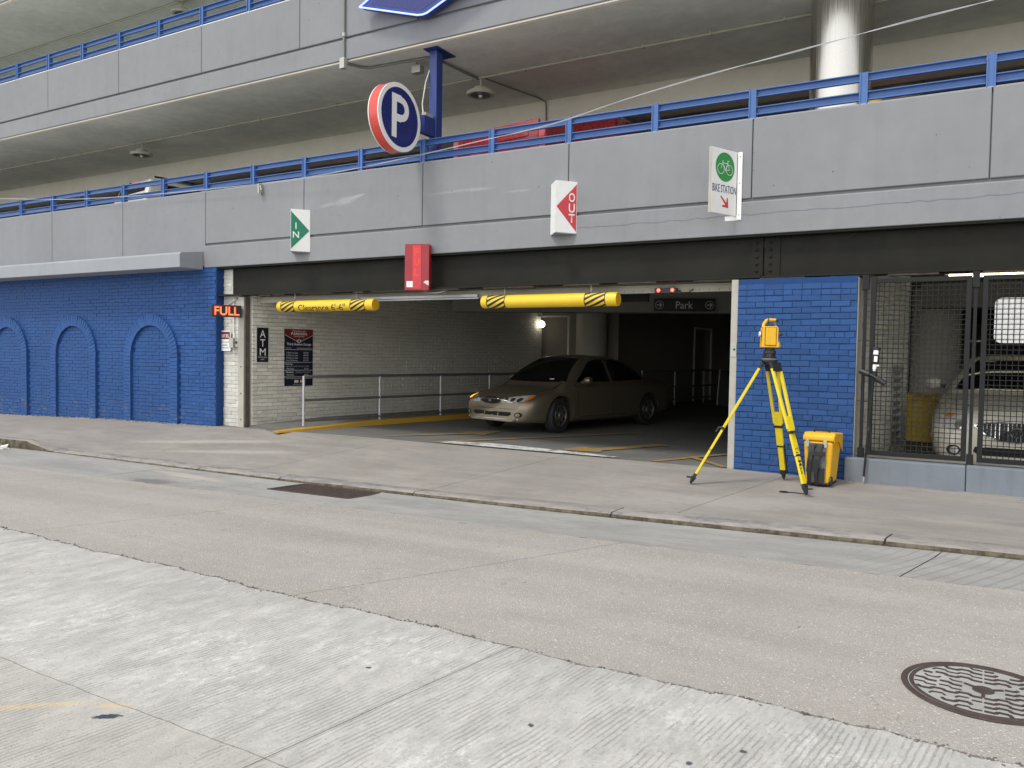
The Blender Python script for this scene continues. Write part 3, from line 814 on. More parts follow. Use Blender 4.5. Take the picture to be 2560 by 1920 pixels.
# blue wall with three blind arches
bw = thing('brick_wall', (-18, 0, -.1), 'blue painted brick wall with blind round arches left of the entrance', 'wall')
obj('wall_core', MB().box(-26, -12.055, .0, .35, -.6, 2.90), 'mortar_blue', bw)
ARCH = [(-13.90, 1.24), (-16.48, 1.24), (-19.03, 1.22), (-21.6, 1.2)]
RI, RO, PR = .605, .82, .060
def in_ring(x, z):
    for cx, sp in ARCH:
        dx = abs(x - cx)
        d = dx if z < sp else math.hypot(dx, z - sp)
        if RI + .03 < d < RO - .03: return True
    return False
brick_wall(bw, (-20.6, 0, 0), 0.0, 20.6 - 12.06, 2.89, 'brick_blue', keep=lambda c, z: not in_ring(-20.6 + c, z) and z > gz(-20.6 + c, 0) - .03, zlow=-.28, seed=3)
for cx, sp in ARCH[:3]:
    # jambs and arch stand proud of the wall face
    core = MB()
    n = 24
    out_, inn = [], []
    pts = [(cx - RO + .006, -.35), (cx - RO + .006, sp)] + [(cx - (RO - .006) * math.cos(math.pi * k / n), sp + (RO - .006) * math.sin(math.pi * k / n)) for k in range(1, n)] + [(cx + RO - .006, sp), (cx + RO - .006, -.35)]
    pin = [(cx - RI - .006, -.35), (cx - RI - .006, sp)] + [(cx - (RI + .006) * math.cos(math.pi * k / n), sp + (RI + .006) * math.sin(math.pi * k / n)) for k in range(1, n)] + [(cx + RI + .006, sp), (cx + RI + .006, -.35)]
    m_ = len(pts)
    V = [(x, -PR + .012, z) for x, z in pts] + [(x, -PR + .012, z) for x, z in pin] + [(x, .0, z) for x, z in pts] + [(x, .0, z) for x, z in pin]
    Fc = []
    for k in range(m_ - 1):
        Fc += [(k, k + 1, m_ + k + 1, m_ + k), (k, k + 1, 2 * m_ + k + 1, 2 * m_ + k), (m_ + k, m_ + k + 1, 3 * m_ + k + 1, 3 * m_ + k)]
    obj('arch_core', MB().add(V, Fc), 'brick_blue', bw)
    wr = RO - RI
    vb = brick_mesh(wr - .004, .066, .0125, 5)
    me = bpy.data.meshes.new('brick'); me.from_pydata(vb.v, [], vb.f); me.materials.append(MATS['brick_blue'])
    nv = 31
    for k in range(nv):                                         # voussoirs
        th = math.pi * (k + .5) / nv
        o = link('brick', me); o.parent = bw
        rm = (RI + RO) / 2
        o.location = Vector((cx - rm * math.cos(th), -PR + .012 + rnd.uniform(-.003, .003), sp + rm * math.sin(th))) - bw.location
        o.rotation_euler = (0, math.pi + th, 0)
    jb = MB()
    for sx in (-1, 1):
        row = 0; z = -.24
        while z < sp - .03:
            if z > gz(cx, 0) - .05:
                xm = cx + sx * (RI + RO) / 2
                mbb = brick_mesh(wr - .006, CRS - .0095, .014, row % 5)
                jb.add([(xm + v[0], v[1] - PR + .012 + rnd.uniform(-.002, .002), z + CRS / 2 + v[2]) for v in mbb.v], mbb.f)
            z += CRS; row += 1
    obj('arch_jamb', jb, 'brick_blue', bw, kind='stuff')
# crumbling mortar at the wall foot
mb = MB()
for k in range(240):
    x = -19.6 + 7.5 * rnd.random(); s = rnd.uniform(.006, .022); y = -.03 - abs(rnd.gauss(0, .035))
    mb.obox((x, y, gz(x, y) + hump(x, y) + s * .3), (s, rnd.uniform(-.3, .3) * s, 0), (rnd.uniform(-.3, .3) * s, s * .8, 0), (0, 0, s * .5))
obj('rubble', mb, 'kerb_stone', kind='stuff')['label'] = 'crumbs of broken mortar along the foot of the blue wall'
bpy.data.objects['rubble']['category'] = 'rubble'

# white pier and jambs at the entrance
pier = thing('brick_pier', (-11.8, .2, 0), 'white painted brick pier between the blue wall and the entrance', 'pier')
obj('pier_core', MB().box(-12.05, -11.575, .164, .5, -.05, 2.86), 'brick_pier', pier)
brick_wall(pier, (-12.05, .164, 0), 0.0, .475, 2.37, 'brick_pier', zlow=.0, seed=4, head_every=0)
brick_wall(pier, (-12.05, .164, 0), 0.0, .22, 2.86, 'brick_pier', zlow=2.41, seed=5, head_every=0)
jm = thing('door_jamb', (-11.5, .15, 0), 'beige steel channel jamb on the left side of the entrance', 'jamb')
obj('channel', MB().box(-11.57, -11.43, .08, .095, .01, 2.35).box(-11.57, -11.555, .095, .2, .01, 2.35).box(-11.445, -11.43, .095, .2, .01, 2.35), 'jamb_paint', jm)
obj('guide_rail', MB().box(-11.428, -11.405, .10, .18, .01, 2.35), 'rust_edge', jm)
bmb = MB()
for z in (.15, .62, 1.1, 2.05): bmb.lathe((-11.5, .08, z), [(.012, 0), (.012, .006), (.001, .008)], axis=(0, -1, 0), n=8)
obj('bolt', bmb, 'iron', jm)
jr = thing('door_jamb', (-2.65, .05, 0), 'beige steel jamb beside the blue brick pillar on the right', 'jamb')
obj('channel', MB().box(-2.695, -2.615, .01, .03, .04, 2.36).box(-2.695, -2.68, .03, .22, .04, 2.36), 'jamb_paint', jr)
obj('lock_plate', MB().box(-2.69, -2.62, .002, .0095, 1.42, 1.58), 'galvanised', jr)
obj('keyhole', MB().lathe((-2.645, .002, 1.51), [(.014, 0), (.012, .006), (.001, .007)], axis=(0, -1, 0), n=10), 'iron', jr)

# blue pillar
bp = thing('brick_pillar', (-1.95, .1, 0), 'blue painted brick pillar behind the yellow tripod', 'pillar')
obj('pillar_core', MB().box(-2.612, -1.262, .0, .40, -.1, 2.36), 'mortar_blue', bp)
brick_wall(bp, (-2.612, 0, 0), 0.0, 1.35, 2.35, 'brick_blue_pillar', zlow=-.02, seed=8, limit=290, head_every=7)
# plinth under the mesh gates
pl = thing('plinth', (1, -.05, 0), 'grey painted concrete plinth under the mesh gates', 'plinth')
obj('block', MB().box(-1.335, -0.135, -.09, .16, -.05, .298), 'plinth_paint', pl, bevel=.012)
obj('block', MB().box(-0.129, 2.35, -.09, .16, -.05, .303), 'plinth_paint', pl, bevel=.012)
obj('block', MB().box(2.356, B1 - .2, -.09, .16, -.05, .303), 'plinth_paint', pl, bevel=.012)
obj('sill', MB().box(-1.26, B1 - .2, .161, .62, -.05, .285), 'jamb_paint', pl)
mb = MB()
for k in range(60):
    a = -1.35 + 3.4 * k / 60
    mb.obox((a + .03, -.10 - rnd.uniform(0, .012), gz(a, -.1) + .004), (.03, 0, 0), (0, .012, 0), (0, 0, .004))
obj('sealant', mb, 'kerb_stone', pl)

# ------------------------------------------------------------------ inside of the garage
WA = RAD(90 - 9.5)                         # direction of the left inner wall
wd = Vector((math.cos(WA), math.sin(WA), 0))
def wallA(s, off=0.0, z=0.0):              # point on that wall, off = distance out from its face
    return Vector((-11.362, .205, z)) + wd * s + Vector((wd.y, -wd.x, 0)) * off
fx = [-13.2 + .6 * k for k in range(38)]
fv = [(x, .012, gz(x, 0) - .05) for x in fx] + [(x, .010, gz(x, 0) + .001) for x in fx] + [(x, .9, .033) for x in fx] + [(x, 23.5, .03) for x in fx]
nf = len(fx)
floor = struct('garage_floor', MB().add(fv, [(j * nf + i, j * nf + i + 1, (j + 1) * nf + i + 1, (j + 1) * nf + i) for j in range(3) for i in range(nf - 1)]), 'garage_floor')
iw = thing('brick_wall', (-11, 4, 0), 'white painted brick wall inside the entrance behind the pipe railing', 'wall')
p0, p1 = wallA(0), wallA(8.45)
back = Vector((-wd.y, wd.x, 0)) * .35
obj('wall_core', MB().prism([p0, p1, p1 + back, p0 + back], (0, 0, 2.76)), 'mortar_white', iw)
brick_wall(iw, p0, WA, 8.45, 2.70, 'brick_white', zlow=.03, seed=6, rough=2.2)
# jog, door recess and the wall further back
def wall_box(name, a, b, z0, z1, mat, parent, t=.2):
    a, b = Vector(a), Vector(b); d = (b - a).normalized(); n = Vector((-d.y, d.x, 0)) * t
    return obj(name, MB().prism([Vector((a.x, a.y, z0)), Vector((b.x, b.y, z0)), Vector((b.x, b.y, z0)) + n, Vector((a.x, a.y, z0)) + n], (0, 0, z1 - z0)), mat, parent)
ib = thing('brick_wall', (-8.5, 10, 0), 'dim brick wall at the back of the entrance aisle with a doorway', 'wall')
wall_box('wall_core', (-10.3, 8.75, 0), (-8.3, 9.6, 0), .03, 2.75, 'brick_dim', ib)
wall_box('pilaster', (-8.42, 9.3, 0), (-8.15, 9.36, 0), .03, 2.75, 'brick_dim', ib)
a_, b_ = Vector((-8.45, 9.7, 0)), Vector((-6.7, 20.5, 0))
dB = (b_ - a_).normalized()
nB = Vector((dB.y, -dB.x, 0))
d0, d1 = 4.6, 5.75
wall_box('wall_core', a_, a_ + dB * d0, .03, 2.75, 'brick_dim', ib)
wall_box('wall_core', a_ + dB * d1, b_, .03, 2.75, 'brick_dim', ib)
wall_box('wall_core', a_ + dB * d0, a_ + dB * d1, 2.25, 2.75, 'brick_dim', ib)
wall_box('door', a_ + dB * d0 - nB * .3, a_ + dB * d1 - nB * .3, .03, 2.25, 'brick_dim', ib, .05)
dm = MB()
for s in (d0, d1):
    q = a_ + dB * s + nB * .012
    dm.obox(q + Vector((0, 0, 1.14)), dB * .03, nB * .02, (0, 0, 1.11))
q = a_ + dB * (d0 + d1) / 2 + nB * .012
dm.obox(q + Vector((0, 0, 2.28)), dB * ((d1 - d0) / 2 + .03), nB * .02, (0, 0, .03))
obj('door_frame', dm, 'white_paint', ib)
# recess trim by the column
rt = MB()
rt.box(-9.98, -9.12, 8.40, 8.45, 2.36, 2.40); rt.box(-9.14, -9.09, 8.40, 8.46, .03, 2.40)
obj('recess_trim', rt, 'white_paint', ib)
def column(loc, r, z0, z1, label, mat='column_cream', name='column', base=None):
    t = thing(name, loc, label, 'column')
    obj('shaft', MB().lathe((0, 0, 0), [(r, z0), (r, z1)], n=40), mat, t, world=False, smooth=True)
    if base: obj('base_band', MB().lathe((0, 0, 0), [(r + .004, z0), (r + .004, base[0]), (r, base[0] + .002)], n=40), base[1], t, world=False, smooth=True)
    return t
column((-8.72, 8.95, 0), .40, .03, 2.75, 'round cream column behind the tan sedan')
column((-.80, 7.2, 0), .42, .03, 2.75, 'round pale column behind the yellow barrel in the gated bay')
# inner beam carrying the direction sign
ba, bb = Vector((-9.9, 4.39, 0)), Vector((-1.35, 7.5, 0))
bd = (bb - ba).normalized(); bn = Vector((bd.y, -bd.x, 0))
cb = thing('ceiling_beam', (-6, 5.8, 2.3), 'pale concrete ceiling beam behind the clearance bars', 'beam')
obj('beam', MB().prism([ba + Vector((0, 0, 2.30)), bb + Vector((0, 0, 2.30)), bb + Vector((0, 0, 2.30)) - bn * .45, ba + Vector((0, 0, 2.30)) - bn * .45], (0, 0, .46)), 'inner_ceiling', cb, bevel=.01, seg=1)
# roller door head just behind the girder
dh = thing('door_head', (-7, .45, 2.3), 'pale roller door housing behind the steel girder', 'door housing')
obj('housing', MB().box(-11.4, -2.70, .42, .75, 2.36, 2.755), 'head_paint', dh)
obj('angle', MB().box(-11.4, -2.70, .36, .43, 2.255, 2.3595), 'head_paint', dh)
obj('bottom_bar', MB().box(-8.9, -6.6, .33, .40, 2.235, 2.254).box(-8.9, -6.6, .30, .355, 2.262, 2.30), 'rail_pipe', dh)
bmb = MB()
for k in range(18): bmb.lathe((-4.9 + k * .13, .36, 2.28), [(.008, 0), (.001, .006)], axis=(0, -1, 0), n=6)
obj('bolt', bmb, 'rust_edge', dh)
# raised walkway with yellow edge and pipe railing
RA = RAD(90 - 10.4)
rd = Vector((math.cos(RA), math.sin(RA), 0))
def railp(s, z=0.0, off=0.0): return Vector((-10.19, .32, z)) + rd * s + Vector((rd.y, -rd.x, 0)) * off
wk = thing('walkway', (-10.8, 3, .05), 'raised concrete walkway beside the inner wall', 'walkway')
wk['kind'] = 'structure'; del wk['category']
q = [railp(-.55, 0, .10), railp(8, 0, .10)]
zz = [.042, .105]
mb = MB()
A0, A1, Bq0, Bq1 = q[0], q[1], wallA(0, -.02), wallA(8.4, -.02)
s1 = railp(1.5, 0, .10); w1 = wallA(1.6, -.02)
mb.add([(A0.x, A0.y, .044), (s1.x, s1.y, .12), (A1.x, A1.y, .12), (Bq1.x, Bq1.y, .12), (w1.x, w1.y, .12), (Bq0.x, Bq0.y, .05)], [(0, 1, 4, 5), (1, 2, 3, 4)])
mb.prism([(A0.x, A0.y, .0), (Bq0.x, Bq0.y, .0), (Bq0.x, Bq0.y + .04, .0), (A0.x, A0.y + .04, .0)], (0, 0, .043))
obj('slab', mb, 'garage_floor', wk)
mb = MB()
e = [railp(-.62, 0, .16), railp(1.5, 0, .16), railp(8, 0, .16)]
i_ = [railp(-.62, 0, -.02), railp(1.5, 0, -.02), railp(8, 0, -.02)]
zt = [.046, .126, .126]
mb.add([(p.x, p.y, .02) for p in e] + [(p.x - .012, p.y, z) for p, z in zip(e, zt)] + [(p.x, p.y, z + .002) for p, z in zip(i_, zt)],
       [(0, 1, 4, 3), (1, 2, 5, 4), (3, 4, 7, 6), (4, 5, 8, 7), (0, 3, 6)])
obj('kerb_edge', mb, 'kerb_yellow', wk)
def pipe_rail(name, label, pt, ss, zs, zbase, r=.024):
    t = thing(name, pt(ss[0]), label, 'railing')
    for s in ss:
        obj('post', MB().tube([pt(s, zbase), pt(s, zs[0] + .012)], r * .95, 12), 'rail_pipe', t, smooth=True)
    for z in zs:
        obj('pipe', MB().tube([pt(ss[0], z), pt(ss[-1], z)], r, 12), 'rail_dark', t, smooth=True)
    return t
pipe_rail('pipe_railing', 'galvanised pipe railing along the walkway inside the entrance', railp, [0, 1.70, 3.30, 4.78, 6.3, 7.7], (.955, .545, .185), .10)
def railb(s, z=0.0, off=0.0): return a_ + dB * s + nB * .55 + Vector((0, 0, z))
pipe_rail('pipe_railing', 'dim pipe railing at the back of the aisle behind the tan sedan', railb, [.6, 2.4, 4.2, 6.0, 7.8, 9.6], (1.0, .55, .2), .03)

# floor markings
def mark(poly, mat, z=.044): return [(x, y, z) for x, y in poly]
def strip(pts, wdt):
    a, b = Vector(pts[0]), Vector(pts[1]); d = (b - a).normalized(); n = Vector((-d.y, d.x)) * wdt / 2
    return [tuple(a + n), tuple(b + n), tuple(b - n), tuple(a - n)]
fm = thing('floor_marking', (-8, 1.0, .04), 'worn yellow arrow painted on the floor in front of the pipe railing', 'marking')
obj('arrow', MB().sheet(mark([(-8.44, .33), (-7.62, 1.55), (-7.86, 1.62), (-7.30, 2.35), (-7.18, 1.42), (-7.46, 1.50), (-8.30, .30)], 0)), 'floor_yellow', fm)
fm = thing('floor_marking', (-6.5, 1.0, .04), 'worn yellow lane line painted on the floor before the tan sedan', 'marking')
obj('line', MB().sheet(mark(strip([(-7.25, .08), (-5.2, 3.6)], .13), 0)), 'floor_yellow', fm)
fm = thing('floor_marking', (-4.6, 1.0, .04), 'worn yellow arrow painted on the floor at the middle of the entrance', 'marking')
ar = [(-5.25, .42), (-4.62, .52), (-4.70, .72), (-4.12, 1.95), (-4.33, 2.05), (-4.92, .86), (-5.10, 1.02)]
obj('arrow', MB().sheet(mark(ar, 0)), 'floor_yellow', fm)
fm = thing('floor_marking', (-3.3, .4, .04), 'yellow crossed lines painted on the floor by the right jamb', 'marking')
obj('line', MB().sheet(mark(strip([(-3.68, .06), (-2.95, 1.75)], .11), 0, .046)), 'floor_yellow', fm)
obj('line', MB().sheet(mark(strip([(-3.42, .80), (-2.74, .06)], .10), 0, .050)), 'floor_yellow', fm)
fm = thing('floor_marking', (-6, .15, .04), 'worn white threshold stripe painted across the entrance', 'marking')
obj('stripe', MB().sheet(mark([(-7.1, .05), (-5.6, .035), (-4.25, .03), (-4.15, .13), (-4.6, .22), (-5.5, .36), (-6.5, .46), (-7.0, .30)], 0, .052)), 'floor_white', fm)

# ------------------------------------------------------------------ right-hand bay behind the gates
ra = RAD(90 - 10)
rb_ = thing('brick_wall', (-1.1, 1, 0), 'white painted brick wall inside the gated bay next to the pillar', 'wall')
P0 = Vector((-1.255, .41, 0)); dR = Vector((math.cos(ra), math.sin(ra), 0)); P1 = P0 + dR * 1.95
bk = Vector((-dR.y, dR.x, 0)) * .3
obj('wall_core', MB().prism([P0, P1, P1 + bk, P0 + bk], (0, 0, 2.76)), 'mortar_white', rb_)
brick_wall(rb_, P0, ra, 1.95, 2.70, 'brick_white', zlow=.03, seed=12, limit=250, head_every=0)
obj('pillar_return', MB().box(-1.260, -1.2565, .012, .40, .29, 2.35), 'brick_white', rb_)
vt = thing('wall_vent', P0 + dR * 1.45, 'grey louvred vent panel low on the white wall behind the mesh', 'vent')
nR = Vector((dR.y, -dR.x, 0))
vm = MB()
c_ = P0 + dR * 1.40 + nR * .03
for s in (-1, 1): vm.obox(c_ + dR * .21 * s + Vector((0, 0, .82)), dR * .035, nR * .015, (0, 0, .50))
for z in (.34, 1.30): vm.obox(c_ + Vector((0, 0, z)), dR * .24, nR * .015, (0, 0, .035))
obj('frame', vm, 'galvanised', vt)
for k in range(9):
    z = .44 + k * .10
    obj('slat', MB().obox(c_ + Vector((0, 0, z)), dR * .175, nR * .012 + Vector((0, 0, .03)), nR * .003), 'conduit_grey', vt)
# dark shapes deep in the bay
db = thing('ceiling_beam', (1, 6, 2.3), 'pale ceiling beam above the white car in the gated bay', 'beam')
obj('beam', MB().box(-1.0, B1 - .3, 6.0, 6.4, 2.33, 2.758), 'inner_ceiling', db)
for x, lab in ((.12, 'lit fluorescent ceiling lamp above the gap between the two mesh gates'), (2.9, 'lit fluorescent ceiling lamp further right in the gated bay')):
    t = thing('ceiling_lamp', (x, 3.2, 2.6), lab, 'lamp', 'fluorescent lamps in the gated bay')
    obj('tray', MB().box(x - .65, x + .65, 3.12, 3.30, 2.64, 2.70), 'white_paint', t)
    obj('tube', MB().tube([(x - .6, 3.21, 2.615), (x + .6, 3.21, 2.615)], .019, 10), 'tube_light', t)
# crumbled edge along the seam between the aggregate lane and the near slabs
sw = wob(5, .028, 3.1, 11)
for nm, mt, cnt, sd__, lab in (('seam_chips', 'crack_fill', 420, 3, 'dark broken chips along the seam of the near concrete'), ('seam_crumbs', 'slab_tined', 260, 4, 'pale crumbs along the seam of the near concrete')):
    r_ = random.Random(sd__); mb = MB()
    for k in range(cnt):
        x = -8.5 + 9.5 * r_.random() ** .8
        y = -6.282 + sw(x) + r_.gauss(0, .012)
        s = r_.uniform(.004, .016) if sd__ == 3 else r_.uniform(.004, .011)
        a = r_.uniform(0, 3.1); ca, sa = math.cos(a) * s, math.sin(a) * s
        z = gz(x, y)
        mb.add([(x + ca, y + sa, z - .001), (x - sa * .6, y + ca * .6, z - .001), (x - ca, y - sa, z - .001), (x + sa * .7, y - ca * .7, z - .001), (x + ca * .2, y + sa * .1, z + s * .35)], [(0, 1, 4), (1, 2, 4), (2, 3, 4), (3, 0, 4)])
    o = obj(nm, mb, mt, kind='stuff'); o['label'] = lab; o['category'] = 'rubble'

# ------------------------------------------------------------------ lettering
def text_mesh(body, size=1.0, bold=0.0, align='CENTER', space=1.0, line=1.0):
    cu = bpy.data.curves.new('txt', 'FONT')
    cu.body, cu.size, cu.offset, cu.align_x, cu.align_y = body, size, bold, align, 'CENTER'
    cu.space_character, cu.space_line = space, line
    cu.resolution_u = 4
    ob = bpy.data.objects.new('txt', cu); col.objects.link(ob)
    bpy.context.view_layer.update()
    me = bpy.data.meshes.new_from_object(ob.evaluated_get(bpy.context.evaluated_depsgraph_get()))
    bpy.data.objects.remove(ob); bpy.data.curves.remove(cu)
    return me
def refine(me, step):
    bm = bmesh.new(); bm.from_mesh(me)
    ys_ = [v.co.y for v in bm.verts]; y = min(ys_) + step
    while y < max(ys_):
        bmesh.ops.bisect_plane(bm, geom=bm.verts[:] + bm.edges[:] + bm.faces[:], plane_co=(0, y, 0), plane_no=(0, 1, 0)); y += step
    bm.to_mesh(me); bm.free()
def lettering(name, body, fn, mat, parent, size=.1, bold=0.0, width=None, height=None, align='CENTER', space=1.0, line=1.0, label=None, world=True, fine=0.0):
    """fn maps text-plane (u, v) to a 3D point; the text is scaled to width/height"""
    me = text_mesh(body, size, bold * size, align, space, line)
    if fine: refine(me, fine)
    xs_ = [v.co.x for v in me.vertices]; ys_ = [v.co.y for v in me.vertices]
    cx, cy = (min(xs_) + max(xs_)) / 2, (min(ys_) + max(ys_)) / 2
    sx = width / (max(xs_) - min(xs_)) if width else 1.0
    sy = height / (max(ys_) - min(ys_)) if height else (sx if width else 1.0)
    if height and not width: sx = sy
    ox = cx if align == 'CENTER' else min(xs_)
    for v in me.vertices: v.co = fn((v.co.x - ox) * sx, (v.co.y - cy) * sy)
    me.materials.append(MATS[mat]); me.name = name
    return link(name, me, parent, world)
def plane(o, u, v=(0, 0, 1)):
    o, u, v = Vector(o), Vector(u).normalized(), Vector(v).normalized()
    return lambda a, b, du=0.0, dv=0.0: o + u * a + v * b
def shift(fn, a0, b0): return lambda a, b: fn(a + a0, b + b0)
def poly_on(fn, pts, d, n): return MB().prism([fn(a, b) for a, b in pts], Vector(n) * d)

# ---- wedge signs IN / OUT
def wedge(label, wallx, apex, z0, z1, name):
    t = thing(name, (wallx, 0, z0), label, 'sign')
    ax, ay = apex
    other = 2 * ax - wallx
    obj('box', MB().prism([(wallx, -.004, z0), (ax, ay, z0), (other, -.004, z0)], (0, 0, z1 - z0)), 'white_paint', t)
    u = (Vector((wallx, -.004, 0)) - Vector((ax, ay, 0))); Lw = u.length; u.normalize()
    n = Vector((u.y, -u.x, 0))
    f = plane(Vector((ax, ay, (z0 + z1) / 2)) + n * .001, u)
    obj('bottom_lip', MB().prism([Vector((wallx, -.006, z0 - .012)) , Vector((ax, ay, z0 - .012)) - n * .004, Vector((other + .01, -.006, z0 - .012))], (0, 0, .011)), 'ledge_paint', t)
    return t, f, Lw, n
t, f, Lw, n = wedge('white wedge sign with a green arrow reading IN', -9.74, (-9.935, -.25), 3.055, 3.745, 'entry_sign')
hh = .69
obj('arrow', poly_on(f, [(.006, -.31), (.006, .31), (Lw - .012, .0)], .0015, n), 'sign_green', t)
lettering('lettering', 'I', lambda a, b: f(a + .085, b + .07) + n * .003, 'white_letter', t, .15, .012, height=.105)
lettering('lettering', 'N', lambda a, b: f(a + .085, b - .075) + n * .003, 'white_letter', t, .15, .012, height=.105, width=.10)
t, f, Lw, n = wedge('white wedge sign with a red arrow reading OUT', -4.815, (-5.015, -.25), 3.055, 3.745, 'exit_sign')
obj('arrow', poly_on(f, [(Lw - .008, -.325), (.015, .0), (Lw - .10, .215), (Lw - .085, .225), (Lw - .008, .315)], .0015, n), 'arrow_red', t)
for ch, dz in (('O', .13), ('U', -.012), ('T', -.15)):
    lettering('lettering', ch, (lambda dz_: lambda a, b: f(a + Lw - .078, b + dz_) + n * .003)(dz), 'white_letter', t, .15, .010, height=.118, width=.088)

# ---- bike station sign
t = thing('bike_sign', (-2.66, -.2, 3.2), 'white projecting sign with a green bicycle disc reading BIKE STATION', 'sign')
e0, e1 = Vector((-2.845, -.445, 0)), Vector((-2.66, -.02, 0))
u = (e1 - e0); Lb = u.length; u.normalize(); n = Vector((u.y, -u.x, 0))
zb, zt = 3.125, 3.895
f = plane(e0 + Vector((0, 0, (zb + zt) / 2)), u)
obj('board', MB().prism([f(0, -.385), f(Lb, -.385), f(Lb, .385), f(0, .385)], -n * .035), 'white_paint', t, bevel=.004, seg=1)
obj('edge_return', MB().prism([f(-.006, -.385), f(-.006, .385), f(-.002, .385), f(-.002, -.385)], -n * .036), 'jamb_paint', t)
obj('flange', MB().box(-2.655, -2.60, -.014, -.003, zb - .04, zt - .0), 'white_paint', t)
obj('flange', MB().box(-2.80, -2.60, -.0025, -.001, zb - .045, zb + .01), 'white_paint', t)
bm_ = MB()
for z in (zb + .02, zb + .4, zt - .05): bm_.lathe((-2.627, -.014, z), [(.009, 0), (.001, .006)], axis=(0, -1, 0), n=8)
obj('screw', bm_, 'galvanised', t)
cx, cz, rr = Lb * .52, .175, .172
dsc = obj('disc', poly_on(f, [(cx + rr * math.cos(2 * math.pi * k / 48), cz + rr * math.sin(2 * math.pi * k / 48)) for k in range(48)], .0012, n), 'bike_green', t)
def ringline(c, r, k0=28, w_=.006):
    mb = MB()
    for k in range(k0):
        a0, a1 = 2 * math.pi * k / k0, 2 * math.pi * (k + 1) / k0
        mb.sheet([f(c[0] + (r - w_) * math.cos(a0), c[1] + (r - w_) * math.sin(a0)) + n * .002, f(c[0] + r * math.cos(a0), c[1] + r * math.sin(a0)) + n * .002,
                  f(c[0] + r * math.cos(a1), c[1] + r * math.sin(a1)) + n * .002, f(c[0] + (r - w_) * math.cos(a1), c[1] + (r - w_) * math.sin(a1)) + n * .002])
    return mb
bk_ = MB()
wl_, wr_ = (cx - .078, cz - .028), (cx + .078, cz - .028)
for c in (wl_, wr_):
    g = ringline(c, .062); bk_.add(g.v, g.f)
bb_ = (cx + .004, cz - .035)
for a, b in ((wl_, (cx - .048, cz + .062)), ((cx - .045, cz + .048), bb_), ((cx - .05, cz + .045), (cx + .045, cz + .045)), (bb_, (cx + .052, cz + .07)), (bb_, wr_), ((cx + .047, cz + .05), wr_), ((cx - .05, cz + .066), (cx - .03, cz + .072)), ((cx + .035, cz + .074), (cx + .07, cz + .076)), ((cx - .004, cz - .055), (cx + .012, cz - .012))):
    a3, b3 = f(*a) + n * .002, f(*b) + n * .002
    s_ = (b3 - a3).cross(n).normalized() * .0032
    bk_.sheet([a3 - s_, b3 - s_, b3 + s_, a3 + s_])
obj('bicycle_symbol', bk_, 'white_letter', t)
lettering('lettering', 'BIKE STATION', lambda a, b: f(a + Lb * .51, b - .085) + n * .002, 'text_navy', t, .1, .006, width=Lb * .93, height=.092)
A = [(-.075, .055), (-.060, .068), (.035, -.010), (.040, .045), (.062, .052), (.075, -.070), (-.045, -.062), (-.035, -.042), (.018, -.036)]
obj('arrow', poly_on(f, [(a + Lb * .52, b - .235) for a, b in A], .0012, n), 'arrow_red', t)

# ---- red FULL box on the girder
t = thing('full_sign', (-7.33, -.12, 2.33), 'red box sign reading FULL hanging on the girder between the two yellow bars', 'sign')
u = Vector((math.cos(RAD(24)), math.sin(RAD(24)), 0)); n = Vector((u.y, -u.x, 0))
f = plane(Vector((-7.36, -.20, 2.685)), u)
obj('box', MB().prism([f(-.185, -.345), f(.185, -.345), f(.185, .345), f(-.185, .345)], -n * .17), 'sign_red', t, bevel=.004, seg=1)
obj('face_trim', MB().prism([f(-.065, -.32), f(.065, -.32), f(.065, .325), f(-.065, .325)], n * .004), 'arrow_red', t)
for k, ch in enumerate('FULL'):
    lettering('lettering', ch, (lambda k_: lambda a, b: f(a, b + .225 - .148 * k_) + n * .0055)(k), 'neon_red' if k < 3 else 'arrow_red', t, .1, .004, height=.112, width=.078)
st = obj('sticker', poly_on(f, [(-.155, -.30), (-.06, -.30), (-.06, -.21), (-.155, -.21)], .0055, n), 'white_paint', t)
lettering('lettering', 'A1', lambda a, b: f(a - .107, b - .257) + n * .0065, 'dim_letter', st, .05, height=.035)
obj('chipped_paint', poly_on(f, [(.10, -.225), (.135, -.20), (.184, -.20), (.184, -.275)], .001, n), 'paper', t)
tb = MB().tube([(-7.30, -.10, 2.335), (-7.22, -.05, 2.30), (-7.08, .02, 2.315), (-7.0, .10, 2.36)], .012, 8)
obj('cable', tb, 'conduit_grey', t, smooth=True)

# ---- lit FULL sign on the left
t = thing('led_sign', (-11.65, -.2, 2.0), 'lit red lamp sign reading FULL above the white pier', 'sign')
e0, e1 = Vector((-11.63, -.44, 0)), Vector((-11.43, .03, 0))
u = (e1 - e0); Ls = u.length; u.normalize(); n = Vector((u.y, -u.x, 0))
f = plane((e0 + e1) / 2 + Vector((0, 0, 2.085)), u)
obj('box', MB().prism([f(-Ls / 2, -.105), f(Ls / 2, -.105), f(Ls / 2, .105), f(-Ls / 2, .105)], -n * .12), 'black_board', t, bevel=.004, seg=1)
lettering('lettering', 'FULL', lambda a, b: f(a, b) + n * .002, 'led_orange', t, .1, .022, width=Ls * .86, height=.160)
lettering('lettering', 'FULL', lambda a, b: f(a, b) + n * .0035, 'led_core', t, .1, -.004, width=Ls * .81, height=.135)
obj('bracket', MB().tube([(-11.6, -.1, 2.2), (-11.62, .12, 2.34)], .018, 8), 'galvanised', t, smooth=True)

